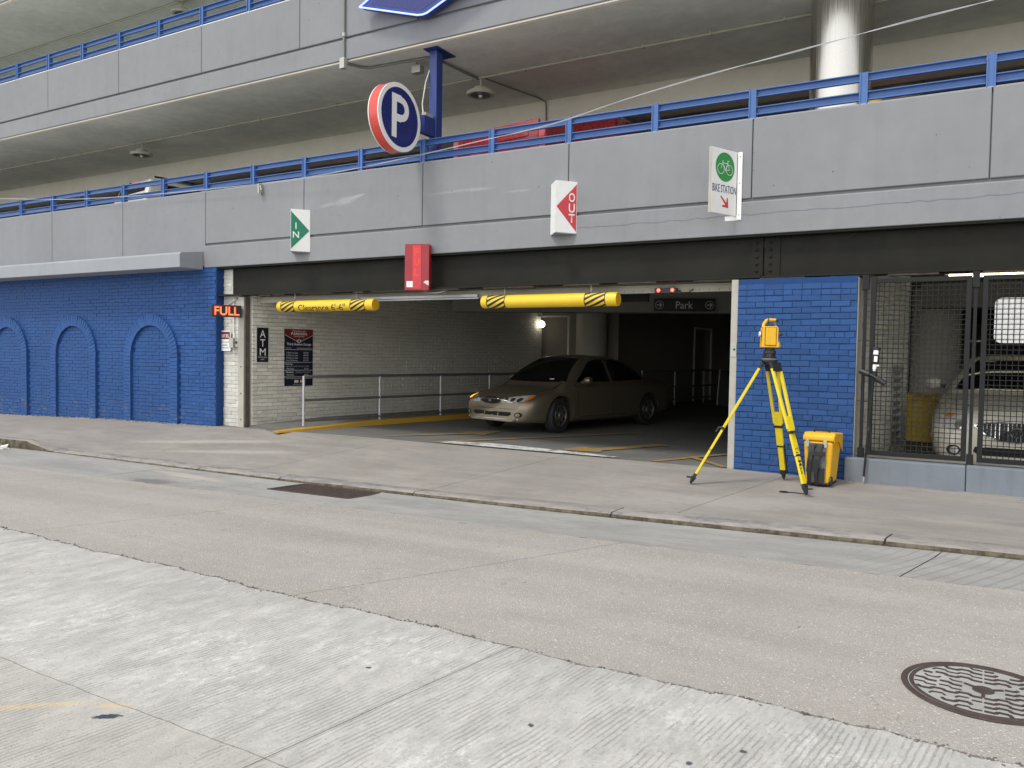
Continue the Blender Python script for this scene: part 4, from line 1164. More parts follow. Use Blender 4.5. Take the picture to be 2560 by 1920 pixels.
# ---- small bell sign and buzzer
t = thing('bell_sign', (-12.0, .1, 1.5), 'small white and red notice reading NIGHT BELL on the white pier', 'sign')
u = Vector((1, 0, 0)); n = Vector((0, -1, 0))
f = plane((-11.965, .118, 1.565), u)
obj('plate', poly_on(f, [(-.15, -.17), (-.13, -.185), (.13, -.185), (.15, -.17), (.15, .17), (.13, .185), (-.13, .185), (-.15, .17)], .004, n), 'white_paint', t)
obj('band', poly_on(f, [(-.135, .03), (.135, .03), (.135, .165), (-.135, .165)], .0055, n), 'board_red', t)
lettering('lettering', 'NIGHT BELL', lambda a, b: f(a, b + .09) + n * .007, 'white_letter', t, .1, .01, width=.24, height=.06)
for k, s in enumerate(('Push to summon', 'attendant', 'to enter garage')):
    lettering('lettering', s, (lambda k_: lambda a, b: f(a, b - .02 - .055 * k_) + n * .005)(k), 'black_board', t, .1, .004, height=.03, width=(.24, .14, .2)[k])
t = thing('bell_box', (-11.72, .12, 1.5), 'grey bell push box with white conduit on the white pier', 'bell')
obj('box', MB().box(-11.79, -11.69, .06, .148, 1.44, 1.62), 'galvanised', t, bevel=.004)
obj('plate', MB().box(-11.685, -11.60, .10, .147, 1.45, 1.61), 'galvanised', t, bevel=.004)
obj('button', MB().lathe((-11.645, .10, 1.535), [(.026, 0), (.024, .008), (.012, .010), (.001, .008)], axis=(0, -1, 0), n=16), 'iron', t)
obj('conduit', MB().tube([(-11.74, .12, 1.62), (-11.735, .13, 1.68), (-11.755, .135, 1.72), (-11.755, .135, 2.32), (-11.74, .13, 2.36)], .011, 8), 'white_paint', t, smooth=True)

# ---- ATM sign and tariff board on the inner wall
def on_wall(s, z, off=.02): return wallA(s, off, z)
nw = Vector((wd.y, -wd.x, 0))
t = thing('atm_sign', on_wall(.2, 1.5), 'narrow black sign reading ATM on the inner wall by the jamb', 'sign')
f = plane(on_wall(.205, 1.50, .024), wd)
obj('board', MB().prism([f(-.135, -.33), f(.135, -.33), f(.135, .33), f(-.135, .33)], -nw * .02), 'dim_letter', t)
obj('face', MB().prism([f(-.118, -.312), f(.118, -.312), f(.118, .312), f(-.118, .312)], nw * .003), 'black_board', t)
for k, ch in enumerate('ATM'):
    lettering('lettering', ch, (lambda k_: lambda a, b: f(a, b + .20 - .165 * k_) + nw * .0045)(k), 'white_letter', t, .1, .0, height=.130, width=(.115, .10, .12)[k])
lettering('lettering', 'IN PEDESTRIAN', lambda a, b: f(a, b - .225) + nw * .0045, 'dim_letter', t, .1, .01, width=.19, height=.022)
lettering('lettering', 'LOBBY', lambda a, b: f(a, b - .262) + nw * .0045, 'dim_letter', t, .1, .01, width=.08, height=.022)
t = thing('tariff_board', on_wall(.95, 1.3), 'dark blue parking tariff board with a red top panel on the inner wall', 'sign')
f = plane(on_wall(.985, 1.275, .024), wd)
TW, TH = .315, .535
obj('board', MB().prism([f(-TW, -TH), f(TW, -TH), f(TW, TH), f(-TW, TH)], -nw * .02), 'navy_board', t)
obj('top_panel', poly_on(f, [(-TW, TH), (-TW, TH - .11), (0, TH - .25), (TW, TH - .11), (TW, TH)], .002, nw), 'board_red', t)
ln = MB()
for a, b in (((-TW, TH - .11), (0, TH - .25)), ((0, TH - .25), (TW, TH - .11)), ((-TW, .15), (TW, .15)), ((-TW, -.09), (TW, -.09)), ((-TW, -.24), (TW, -.24)), ((-TW, -.365), (TW, -.365))):
    ln.bar(f(*a) + nw * .003, f(*b) + nw * .003, .008, .002)
obj('rule', ln, 'dim_letter', t)
obj('emblem', poly_on(f, [(-.07, TH - .222), (0, TH - .185), (.07, TH - .222), (0, TH - .265)], .004, nw), 'dim_letter', t)
obj('emblem', poly_on(f, [(.022 * math.cos(k * math.pi / 6), TH - .222 + .018 * math.sin(k * math.pi / 6)) for k in range(12)], .005, nw), 'navy_board', t)
def tl(s, a0, b0, w_, h_, mat='dim_letter', bold=.008, al='CENTER'):
    lettering('lettering', s, lambda a, b: f(a + a0, b + b0) + nw * .0045, mat, t, .1, bold, width=w_, height=h_, align=al)
tl('Pittsburgh', 0, TH - .04, .29, .042); tl('PARKING', 0, TH - .088, .35, .046, 'white_letter', .014); tl('Authority', 0, TH - .137, .24, .042)
tl('Third Avenue Garage', 0, .245, .54, .062, 'white_letter', .008)
tl('Pay Rates', -.29, .178, .12, .022, al='LEFT'); tl('The Rates Posted Below', -.05, .178, .33, .022, al='LEFT')
for k, (a, b) in enumerate((('1 Hour or Less', '$5.00'), ('2 Hours or Less', '$8.00'), ('4 Hours or Less', '$12.00'), ('4 to 24 Hours', '$17.00'))):
    tl(a, -.28, .09 - .048 * k, .25, .032, al='LEFT'); tl(b, .10, .09 - .048 * k, .11, .032, al='LEFT')
tl('Evenings', -.29, -.125, .15, .03, 'white_letter', al='LEFT'); tl('(Monday through Friday after 4 PM)', -.28, -.165, .5, .02, al='LEFT')
tl('Flat Rate', -.27, -.21, .16, .03, al='LEFT'); tl('$5.00', .12, -.21, .09, .03, al='LEFT')
tl('Weekends', -.29, -.275, .17, .03, 'white_letter', al='LEFT'); tl('(Saturdays and Sundays)', -.08, -.278, .34, .022, al='LEFT')
tl('Flat Rate', -.27, -.325, .16, .03, al='LEFT'); tl('$5.00', .12, -.325, .09, .03, al='LEFT')
tl('Lost Ticket Pays Maximum Rate Per Day', 0, -.395, .56, .024)
obj('card_symbol', poly_on(f, [(-.10, -.475), (-.01, -.475), (-.01, -.425), (-.10, -.425)], .003, nw), 'paper', t)
obj('card_symbol', poly_on(f, [(.03, -.475), (.12, -.475), (.12, -.425), (.03, -.425)], .003, nw), 'paper', t)
obj('card_symbol', poly_on(f, [(.075 + .018 * math.cos(k * math.pi / 6), -.45 + .018 * math.sin(k * math.pi / 6)) for k in range(12)], .004, nw), 'lens_amber', t)
tl('All Taxes Included', 0, -.505, .26, .02)

# ---- yellow clearance bars
def clearance(x0, x1, zc, label, txt):
    y0_ = .115; r = .095
    t = thing('clearance_bar', ((x0 + x1) / 2, y0_, zc), label, 'height bar', 'yellow clearance bars')
    A_, B_ = Vector((x0, y0_, zc)), Vector((x1, y0_, zc + .0))
    mb = MB().lathe(A_, [(r * .90, 0), (r, .02), (r, (x1 - x0) - .02), (r * .97, (x1 - x0)), (r * .88, (x1 - x0)), (r * .87, (x1 - x0) - .004)], axis=(1, 0, 0), n=40)
    obj('tube', mb, 'bar_yellow', t, smooth=True, angle=30)
    obj('end_cap', MB().lathe(A_, [(r * .87, (x1 - x0) - .003), (.001, (x1 - x0) - .001)], axis=(1, 0, 0), n=32), 'bar_cap', t, smooth=True)
    def cyl(x, th, d=.0015):                      # th measured from the front (-Y) upwards
        return Vector((x, y0_ - (r + d) * math.cos(th), zc + (r + d) * math.sin(th)))
    for xa in (x0 + .11, x1 - .46):
        sb = MB()
        for k in range(8):                        # helical hazard stripes
            base = k * 2 * math.pi / 8
            st_ = 10
            for j in range(st_):
                w0 = .37
                for wa, wb in ((-w0 / 2, -w0 / 6), (-w0 / 6, w0 / 6), (w0 / 6, w0 / 2)):
                    q = []
                    for jj, ww in ((j, wa), (j + 1, wa), (j + 1, wb), (j, wb)):
                        q.append(cyl(xa + .30 * jj / st_, base + 1.5 * jj / st_ + ww, .0022))
                    sb.sheet(q)
        for xe in (xa, xa + .30):
            for k in range(40):
                a0, a1 = 2 * math.pi * k / 40, 2 * math.pi * (k + 1) / 40
                sb.sheet([cyl(xe - .006, a0, .002), cyl(xe + .006, a0, .002), cyl(xe + .006, a1, .002), cyl(xe - .006, a1, .002)])
        obj('hazard_stripes', sb, 'black_plastic', t)
    if txt:
        lettering('lettering', txt, lambda a, b: cyl(x0 + 1.05 + a, b / r - .42, .002), 'black_plastic', t, .12, .004, width=1.05, height=.125, fine=.008)
    for xh in (x0 + .36, x1 - .40):
        hm = MB()
        for k in range(5):
            z_ = zc + r + .012 + k * .026
            c_ = Vector((xh, y0_, z_)); ax_ = Vector((1, 0, 0)) if k % 2 else Vector((0, 1, 0))
            pts_ = [c_ + ax_ * (.008 * math.cos(a * math.pi / 5)) + Vector((0, 0, .018 * math.sin(a * math.pi / 5))) for a in range(11)]
            hm.tube(pts_, .0045, 6, cap=False)
        obj('chain', hm, 'galvanised', t, smooth=True)
    return t
clearance(-10.56, -8.42, 2.165, "yellow clearance bar reading Clearance 6'-6\" hanging at the left of the entrance", "Clearance 6'-6''")
clearance(-6.37, -4.235, 2.165, 'plain yellow clearance bar with hazard stripes hanging above the tan sedan', None)

# ---- black Park sign, black board and red lamps behind the bars
def face_sign(name, label, x0, x1, zb, zt, s0=None):
    pass
f0 = ba + bd * 4.31
t = thing('direction_sign', (-5.4, 5.6, 2.4), 'black hanging sign reading Park between two arrow discs', 'sign')
def onbeam(px_s, z): return ba + bd * px_s + bn * .03 + Vector((0, 0, z))
f = plane(onbeam(4.88, 2.455), bd)
SW, SH = .61, .130
obj('board', MB().prism([f(-SW, -SH), f(SW, -SH), f(SW, SH), f(-SW, SH)], bn * .05), 'black_board', t)
lettering('lettering', 'Park', lambda a, b: f(a, b) + bn * .052, 'dim_letter', t, .1, .004, width=.34, height=.15)
for sx in (-.50, .50):
    mb = MB()
    for k in range(28):
        a0, a1 = 2 * math.pi * k / 28, 2 * math.pi * (k + 1) / 28
        mb.sheet([f(sx + .075 * math.cos(a0), .075 * math.sin(a0)) + bn * .052, f(sx + .083 * math.cos(a0), .083 * math.sin(a0)) + bn * .052, f(sx + .083 * math.cos(a1), .083 * math.sin(a1)) + bn * .052, f(sx + .075 * math.cos(a1), .075 * math.sin(a1)) + bn * .052])
    mb.prism([f(sx - .055, -.009) + bn * .051, f(sx + .03, -.009) + bn * .051, f(sx + .03, .009) + bn * .051, f(sx - .055, .009) + bn * .051], bn * .002)
    for s_ in (-1, 1):
        mb.prism([f(sx + .058, 0) + bn * .051, f(sx + .012, .048 * s_) + bn * .051, f(sx - .006, .048 * s_) + bn * .051, f(sx + .032, 0) + bn * .051], bn * .002)
    obj('arrow_disc', mb, 'dim_letter', t)
t = thing('black_board', (-4.6, 1.4, 2.3), 'small blank black board hanging behind the right clearance bar', 'board')
obj('board', MB().box(-4.66, -4.22, 1.18, 1.22, 2.195, 2.33), 'black_board', t)
obj('hanger', MB().tube([(-4.5, 1.2, 2.33), (-4.5, 1.2, 2.76)], .008, 6).tube([(-4.3, 1.2, 2.33), (-4.3, 1.2, 2.76)], .008, 6), 'iron', t)
t = thing('signal_lamp', (-3.75, .7, 2.3), 'small black fixture with two lit red lamps under the door housing', 'lamp')
obj('housing', MB().box(-3.80, -3.50, .30, .358, 2.245, 2.31), 'black_board', t)
for x in (-3.745, -3.555): obj('lens', MB().lathe((x, .30, 2.282), [(.022, 0), (.017, .012), (.001, .018)], axis=(0, -1, 0), n=14), 'red_lamp', t, smooth=True)
obj('cable', MB().tube([(-3.50, .32, 2.28), (-3.42, .32, 2.245), (-3.33, .32, 2.25), (-3.28, .33, 2.29)], .008, 6), 'iron', t, smooth=True)
t = thing('wall_lamp', (-9.9, 8.2, 2.2), 'lit round globe lamp at the far end of the inner wall', 'lamp')
lp = wallA(8.30, .12, 2.18)
obj('globe', MB().lathe(lp, [(.001, -.09)] + [(.09 * math.cos(a), .09 * math.sin(a)) for a in [(-80 + 16 * k) * math.pi / 180 for k in range(11)]] + [(.001, .09)], n=20), 'bulb', t, smooth=True)
obj('bracket', MB().tube([lp + Vector((0, 0, .08)), lp + Vector((0, 0, .22)), wallA(8.30, .0, 2.40)], .016, 8), 'iron', t)

# ---- projecting round P sign on its blue post
t = thing('parking_post', (-7.42, .33, 4.28), 'dark blue square post hanging from the soffit that carries the round sign', 'post')
obj('shaft', MB().box(-7.50, -7.36, .24, .40, 3.9, 6.045), 'post_blue', t, bevel=.006, seg=1)
obj('top_plate', MB().box(-7.56, -7.30, .16, .66, 6.046, 6.061), 'post_blue', t)
obj('arm', MB().box(-7.475, -7.385, -.02, .239, 4.72, 4.99), 'post_blue', t)
obj('junction_box', MB().box(-7.47, -7.39, .02, .20, 4.991, 5.045), 'galvanised', t)
obj('cable', MB().tube([(-7.50, .25, 5.75), (-7.52, .18, 5.55), (-7.52, .10, 5.2), (-7.47, .06, 5.04)], .012, 8), 'galvanised', t, smooth=True)
pc = Vector((-7.40, -.585, 4.805)); PRd = .487
t = thing('parking_sign', pc, 'round blue sign with a white letter P and a red rim', 'sign')
wdisc = .19
mb = MB().lathe(pc + Vector((-wdisc, 0, 0)), [(PRd - .004, 0), (PRd - .004, wdisc - .01)], axis=(1, 0, 0), n=72)
obj('rim', mb, 'pdisc_red', t, smooth=True)
for xo, s_ in ((0, 1), (-wdisc, -1)):
    mb = MB().lathe(pc + Vector((xo, 0, 0)), [(PRd, -.016 * s_), (PRd, 0), (PRd - .065, .003 * s_), (PRd - .067, .0)], axis=(1, 0, 0), n=72)
    obj('white_ring', mb, 'white_paint', t, smooth=True)
    obj('face', MB().lathe(pc + Vector((xo, 0, 0)), [(PRd - .066, .001 * s_), (.001, .001 * s_)], axis=(1, 0, 0), n=72), 'navy', t)
f = plane(pc + Vector((.004, 0, 0)), (0, 1, 0))
hp, wp, st_ = .265, .15, .072
def Pshape():
    out_ = [(-.19, -.31), (-.19, .31), (.03, .31)]
    out_ += [(.03 + .19 * math.sin(a), .12 + .19 * math.cos(a)) for a in [math.pi * k / 14 for k in range(1, 15)]]
    out_ += [(-.08, -.07), (-.08, -.31)]
    return out_
mb = MB()
R0, R1 = .175, .080
arc = [math.pi * k / 16 for k in range(17)]
o_ = [(.02 + R0 * math.sin(a), .12 + R0 * math.cos(a)) for a in arc]
i_ = [(.02 + R1 * math.sin(a), .12 + R1 * math.cos(a)) for a in arc]
for k in range(16): mb.prism([f(*o_[k]), f(*o_[k + 1]), f(*i_[k + 1]), f(*i_[k])], (.004, 0, 0))
mb.prism([f(-.19, -.31), f(-.085, -.31), f(-.085, .31), f(-.19, .31)], (.0042, 0, 0))
mb.prism([f(-.085, .205), f(.02, .205), f(.02, .31), f(-.085, .31)], (.004, 0, 0))
mb.prism([f(-.085, -.07), f(.02, -.07), f(.02, .035), f(-.085, .035)], (.004, 0, 0))
obj('letter_p', mb, 'white_paint', t)

# ---- blue neon-edged panel at the top
t = thing('neon_panel', (-7.4, -.2, 6.5), 'blue panel sign with a glowing edge at the top of the facade', 'sign')
PP = [(-8.52, 6.74), (-7.40, 6.398), (-7.30, 6.386), (-7.22, 6.395), (-6.0, 6.86), (-6.0, 7.9), (-8.0, 7.9), (-8.0, 6.98)]
obj('panel', MB().prism([(x, -.20, z) for x, z in PP], (0, .13, 0)), 'post_blue', t)
q = [(x, -.212, z) for x, z in PP]
obj('neon_tube', MB().tube(q + [q[0]], .013, 8), 'neon_blue', t, smooth=True)
ins = [(-8.30, 6.735), (-7.34, 6.45), (-6.1, 6.9), (-6.1, 7.85), (-7.9, 7.85), (-7.9, 6.93)]
obj('face', MB().prism([(x, -.2005, z) for x, z in ins], (0, -.003, 0)), 'navy', t)
obj('mount', MB().box(-7.8, -7.7, -.07, -.002, 6.8, 7.2).box(-6.7, -6.6, -.07, -.002, 6.9, 7.2), 'galvanised', t)

# ---- conduits and lamps under the soffits
t = thing('conduit', (-8, 1.6, 6.0), 'long pale conduit run along the soffit above the first deck', 'conduit')
obj('pipe', MB().tube([(B0 + 1, 1.6, 6.035), (B1 - 1, 1.6, 6.035)], .022, 10), 'conduit_paint', t, smooth=True)
cl = MB()
for k in range(34): cl.box(-27 + k * 1.02, -26.97 + k * 1.02, 1.565, 1.635, 6.008, 6.061)
obj('clamp', cl, 'conduit_paint', t)
t = thing('conduit', (-18, 1.85, 9.0), 'pale conduit run along the highest soffit in the top left corner', 'conduit')
obj('pipe', MB().tube([(B0 + 1, 1.85, 9.05), (B1 - 1, 1.85, 9.05)], .022, 10), 'conduit_paint', t, smooth=True)
t = thing('conduit', (-8.9, .3, 6.0), 'dark conduit bending from the facade box across the soffit to the lamp', 'conduit')
obj('pipe', MB().tube([(-8.99, -.03, 6.0), (-8.98, .06, 6.035), (-8.92, .25, 6.035), (-8.80, .36, 6.035), (-7.72, .44, 6.035), (-7.60, .52, 6.035), (-7.50, 1.60, 6.03)], .022, 10), 'conduit_grey', t, smooth=True)
obj('riser', MB().tube([(-9.0, -.03, 6.05), (-9.0, -.03, 6.43), (-9.0, -.03, 7.6)], .020, 10), 'conduit_grey', t, smooth=True)
obj('box', MB().box(-9.05, -8.95, -.08, .0, 5.93, 6.10), 'galvanised', t, bevel=.005)
obj('coupling', MB().lathe((-9.0, -.03, 6.44), [(.028, 0), (.028, .06)], n=12), 'galvanised', t)
t = thing('conduit', (-6.9, 2.6, 6.0), 'thin conduit from the deck lamp to the spandrel beam', 'conduit')
obj('pipe', MB().tube([(-7.40, 1.62, 6.03), (-7.1, 3.0, 6.04), (-7.06, 3.2, 6.02), (-7.06, 3.225, 5.9), (-7.06, 3.225, 5.61)], .014, 8), 'conduit_grey', t, smooth=True)
t = thing('junction_box', (-8.0, .5, 5.9), 'small grey electrical box hung from the soffit beside the blue post', 'box')
obj('case', MB().box(-8.05, -7.88, .50, .62, 5.87, 5.985), 'galvanised', t, bevel=.004)
obj('stem', MB().tube([(-7.96, .55, 5.985), (-7.96, .52, 6.03)], .015, 8), 'conduit_grey', t)
def saucer(p, label):
    t = thing('saucer_lamp', p, label, 'lamp', 'round lamps under the deck soffits')
    x, y, z = p
    obj('stem', MB().tube([(x, y, z), (x, y, z - .17)], .014, 8).lathe((x, y, z - .012), [(.05, -.02), (.05, .01)], n=14), 'conduit_paint', t)
    obj('shade', MB().lathe((x, y, z - .30), [(.17, .0), (.225, -.005), (.245, .025), (.235, .05), (.16, .06), (.13, .085), (.12, .12), (.03, .13), (.001, .13)], n=36), 'conduit_paint', t, smooth=True)
    obj('lens', MB().lathe((x, y, z - .30), [(.215, .004), (.18, .02), (.06, .05), (.05, .0), (.001, -.01)], n=28), 'conduit_grey', t, smooth=True)
    obj('bulb_cap', MB().lathe((x, y, z - .32), [(.03, .03), (.035, .0), (.02, -.02), (.001, -.025)], n=14), 'white_paint', t, smooth=True)
saucer((-16.54, 1.6, 6.05), 'round saucer lamp hanging left below the first soffit over the white car')
saucer((-7.45, 1.62, 6.05), 'round saucer lamp hanging beside the blue sign post')
saucer((-15.45, 1.85, 9.06), 'round saucer lamp hanging from the highest soffit at the top edge')

# ---- slack service cable and its bracket
t = thing('service_cable', (-10.9, -.1, 4.2), 'thin twisted service cable sagging across the facade', 'cable')
def spline3(P, n):
    out_ = []
    for i in range(len(P) - 1):
        a, b, c, d = P[max(i - 1, 0)], P[i], P[i + 1], P[min(i + 2, len(P) - 1)]
        for k in range(n):
            t_ = k / n
            out_.append(0.5 * ((2 * b) + (c - a) * t_ + (2 * a - 5 * b + 4 * c - d) * t_ ** 2 + (3 * b - a - 3 * c + d) * t_ ** 3))
    return out_ + [P[-1]]
def unproj(px, py, y):
    d = FWD + CR * ((px - 1280) / 2000) - CU * ((py - 960) / 2000)
    return CAM + d * ((y - CAM.y) / d.y)
kp = [(-200, 494, -.10), (0, 497, -.10), (160, 498, -.10), (310, 491, -.10), (480, 478, -.10), (648, 459, -.12), (800, 437, -.16), (1000, 399, -.26), (1200, 353, -.4), (1380, 309, -.6), (1560, 250, -.8), (1760, 191, -1.05), (1950, 138, -1.3), (2100, 98, -1.5), (2300, 47, -1.8), (2480, 0, -2.1), (2700, -60, -2.4)]
for dz, k in ((0, 'wire'), (.012, 'wire')):
    pts_ = []
    for i, (a, b, y) in enumerate(kp):
        p = unproj(a, b, y); p.z += dz * math.sin(i * 1.9)
        pts_.append(p)
    obj(k, MB().tube([Vector(q_) for q_ in spline3(pts_, 6)], .0036, 6), 'rail_pipe', t, smooth=True)
br = unproj(648, 462, -.06)
obj('bracket', MB().box(br.x - .02, br.x + .02, -.08, -.001, br.z - .14, br.z + .02).tube([(br.x + .03, -.06, br.z - .02), (br.x + .07, -.08, br.z - .1), (br.x + .03, -.06, br.z - .17), (br.x, -.04, br.z - .1)], .014, 8), 'galvanised', t)

# ---- columns and bollard up on the first deck
column((-1.72, 1.30, 0), .375, 3.30, 6.06, 'tall shiny stainless steel clad column on the first deck', 'brushed_steel', 'steel_column')
column((-12.15, 4.3, 0), .27, 3.30, 6.06, 'pale deck column with a red base left of the round sign', 'column_cream', 'deck_column', (5.62, 'arrow_red'))
column((-1.32, 4.3, 0), .36, 3.30, 6.06, 'pale deck column with a red base behind the steel column', 'column_cream', 'deck_column', (5.45, 'arrow_red'))
t = thing('bollard', (-1.265, 1.0, 3.3), 'yellow bollard top showing behind the blue rail right of the steel column', 'bollard')
obj('pipe', MB().lathe((-1.265, 1.0, 3.3), [(.08, 0), (.08, 1.32), (.07, 1.35), (.001, 1.37)], n=20), 'bollard_yellow', t, smooth=True)
obj('foot', MB().box(-1.4, -1.13, .87, 1.13, 3.301, 3.315), 'iron', t)

# ------------------------------------------------------------------ mesh gates
def gate(x0, x1, z0, z1, label, name='mesh_gate'):
    t = thing(name, (x0, .04, z0), label, 'gate')
    fw, y = .052, .035
    for nm, b in (('stile', (x0, x0 + fw, z0, z1)), ('stile', (x1 - fw, x1, z0, z1)), ('frame_rail', (x0 + fw, x1 - fw, z1 - fw, z1)), ('frame_rail', (x0 + fw, x1 - fw, z0, z0 + fw))):
        obj(nm, MB().box(b[0], b[1], y - .02, y + .02, b[2], b[3]), 'steel_gate', t, bevel=.003, seg=1)
    wm = MB(); P_ = .0535
    k = x0 + fw + P_ * .5
    while k < x1 - fw:
        wm.box(k - .0040, k + .0040, y + .0065, y + .0125, z0 + fw, z1 - fw); k += P_
    k = z0 + fw + P_ * .5
    while k < z1 - fw:
        wm.box(x0 + fw, x1 - fw, y, y + .006, k - .0040, k + .0040); k += P_
    obj('wire_mesh', wm, 'steel_gate', t, kind='stuff')
    return t
def gpost(x, z0, z1, label):
    t = thing('gate_post', (x, .05, z0), label, 'post')
    obj('post', MB().box(x - .017, x + .017, .03, .065, z0 + .05, z1), 'steel_gate', t)
    obj('socket', MB().box(x - .034, x + .034, .015, .085, z0, z0 + .11), 'steel_gate', t, bevel=.003, seg=1)
    obj('head_plate', MB().box(x - .034, x + .034, .015, .085, z1 - .17, z1), 'steel_gate', t, bevel=.003, seg=1)
    hb = MB()
    for z in (.93, 1.62): hb.box(x - .06, x + .06, .064, .070, z, z + .018)
    obj('hinge', hb, 'rust_edge', t)
gpost(-1.185, .298, 2.37, 'thin dark gate post beside the blue pillar')
gate(-1.125, -.140, .335, 2.325, 'dark wire mesh gate in front of the yellow barrel')
gpost(-.103, .303, 2.37, 'thin dark gate post between the two mesh gates')
gate(-.040, 1.05, .335, 2.325, 'dark wire mesh gate in front of the white car')
sp_ = thing('notice_panel', (.5, .08, 1.6), 'white rounded panel fixed behind the mesh gate above the white car', 'sign')
rr_ = .07; xa_, xb_, za_, zb_ = .075, .95, 1.61, 2.085
pts_ = []
for cx_, cz_, a0 in ((xb_ - rr_, zb_ - rr_, 0), (xa_ + rr_, zb_ - rr_, 90), (xa_ + rr_, za_ + rr_, 180), (xb_ - rr_, za_ + rr_, 270)):
    pts_ += [(cx_ + rr_ * math.cos(RAD(a0 + 15 * k)), .062, cz_ + rr_ * math.sin(RAD(a0 + 15 * k))) for k in range(7)]
obj('panel', MB().prism(pts_, (0, .004, 0)), 'white_paint', sp_)

# ------------------------------------------------------------------ tripod and instrument
TG = lambda x, y: gz(x, y)
hd = Vector((-2.015, -.90, 1.395))
feet = [Vector((-2.822, -1.06, TG(-2.822, -1.06))), Vector((-1.935, -.365, TG(-1.935, -.365))), Vector((-1.542, -1.13, TG(-1.542, -1.13)))]
tp = thing('survey_tripod', (hd.x, hd.y, 0), 'yellow survey tripod standing on the walk before the blue pillar', 'tripod')
obj('head', MB().lathe(hd, [(.001, -.055), (.06, -.055), (.075, -.03), (.085, -.02), (.085, .0), (.03, .004), (.001, .004)], n=28), 'black_plastic', tp, smooth=True)
obj('head_plate', MB().lathe(hd, [(.083, .0045), (.083, .010), (.001, .010)], n=28), 'galvanised', tp)
for li, ft in enumerate(feet):
    out_ = Vector((ft.x - hd.x, ft.y - hd.y, 0)).normalized()
    side = Vector((-out_.y, out_.x, 0))
    top = hd + out_ * .075 + Vector((0, 0, -.045))
    ax_ = (ft - top); Lg = ax_.length; ax_.normalize()
    nrm = ax_.cross(side).normalized()
    P_ = lambda s, o=0.0, d=0.0: top + ax_ * (Lg * s) + side * o + nrm * d
    lg = MB()
    for o in (-1, 1): lg.bar(P_(.035, .064 * o), P_(.50, .038 * o), .031, .029, side)
    lg.bar(P_(.405), P_(.52), .085, .030, side)                 # clamp block joins the two poles
    leg = obj('leg', lg, 'tripod_yellow', tp, bevel=.003, seg=1)
    lo = MB()
    lo.bar(P_(.44), P_(.70), .078, .026, side)
    lo.bar(P_(.70), P_(.925), .062, .026, side)
    obj('lower_leg', lo, 'tripod_yellow', leg, bevel=.003, seg=1)
    hg = MB()
    hg.bar(P_(-.01), P_(.06), .155, .034, side)
    hg.tube([P_(.0, -.085), P_(.0, .085)], .018, 10)
    obj('hinge', hg, 'black_plastic', leg, bevel=.004, seg=1)
    ck = MB()
    ck.bar(P_(.515), P_(.535), .094, .042, side); ck.bar(P_(.690), P_(.703), .072, .034, side)
    sd_ = 1 if li != 0 else -1
    ck.tube([P_(.525, 0, .018), P_(.535, 0, .045), P_(.575, .0, .05)], .010, 8)
    obj('clamp', ck, 'black_plastic', leg)
    fo = MB()
    fo.bar(P_(.905), P_(.945), .064, .036, side)
    fo.tube([P_(.935), P_(.965), P_(.988)], [.030, .022, .010], 10)
    fo.bar(P_(.942, 0, 0), P_(.945, 0, 0) - out_ * 0 + Vector((out_.x, out_.y, 0)) * .075 + Vector((0, 0, .012)), .05, .012, side)
    obj('foot', fo, 'black_plastic', leg, bevel=.002, seg=1)
    obj('spike', MB().tube([P_(.984), P_(1.0)], [.010, .003], 8), 'chrome', leg)
    if li == 2:
        ang_n = -nrm if (-nrm).dot(CAM - ft) > 0 else nrm
        org_ = P_(.735) + ang_n * .0135
        lettering('lettering', 'Tri-Max', lambda a, b: org_ + ax_ * a + (ax_.cross(ang_n) * -1) * b, 'black_board', leg, .1, .002, width=.30, height=.050)
    if li == 1:
        obj('strap', MB().bar(P_(.68, -.045, .0), P_(.92, -.055, -.02), .03, .006, nrm), 'black_plastic', leg)

ins_ = thing('survey_instrument', (hd.x, hd.y, hd.z + .012), 'yellow survey instrument with carry handle mounted on the tripod', 'instrument', rz=RAD(22))
obj('tribrach', MB().lathe((0, 0, 0), [(.001, .0), (.072, .0), (.075, .012), (.05, .02), (.046, .05), (.066, .055), (.066, .085), (.05, .09), (.055, .118), (.001, .118)], n=26), 'black_plastic', ins_, world=False, smooth=True, angle=30)
sc_ = MB()
for k in range(3):
    a = k * 2.094 + .4
    sc_.lathe((.055 * math.cos(a), .055 * math.sin(a), .012), [(.001, 0), (.017, 0), (.017, .04), (.001, .04)], n=12)
obj('foot_screw', sc_, 'iron', ins_, world=False)
yk = MB()
yk.prism([(-.092, -.055, .12), (.092, -.055, .12), (.092, -.055, .17), (.075, -.055, .185), (.078, -.055, .33), (.062, -.055, .350), (-.07, -.055, .350), (-.088, -.055, .325)], (0, .035, 0))
yk.prism([(-.092, .05, .12), (.092, .05, .12), (.092, .05, .17), (.075, .05, .185), (.078, .05, .33), (.062, .05, .350), (-.07, .05, .350), (-.088, .05, .325)], (0, .045, 0))
yk.box(-.090, .088, -.0195, .0495, .121, .165)
obj('yoke', yk, 'case_yellow', ins_, world=False, bevel=.006)
obj('battery_door', MB().box(-.058, .052, -.066, -.0555, .145, .335), 'case_yellow', ins_, world=False, bevel=.005)
obj('door_gap', MB().box(-.064, .058, -.0556, -.0553, .139, .340), 'iron', ins_, world=False)
obj('telescope', MB().lathe((-.10, .015, .265), [(.001, 0), (.030, .0), (.032, .03), (.028, .05), (.036, .07), (.036, .13), (.026, .15), (.024, .20), (.016, .205), (.001, .205)], axis=(1, 0, 0), n=20), 'case_grey', ins_, world=False, smooth=True, angle=30)
obj('lens_cap', MB().lathe((-.118, .015, .265), [(.001, 0), (.028, .002), (.028, .018)], axis=(1, 0, 0), n=16), 'white_paint', ins_, world=False)
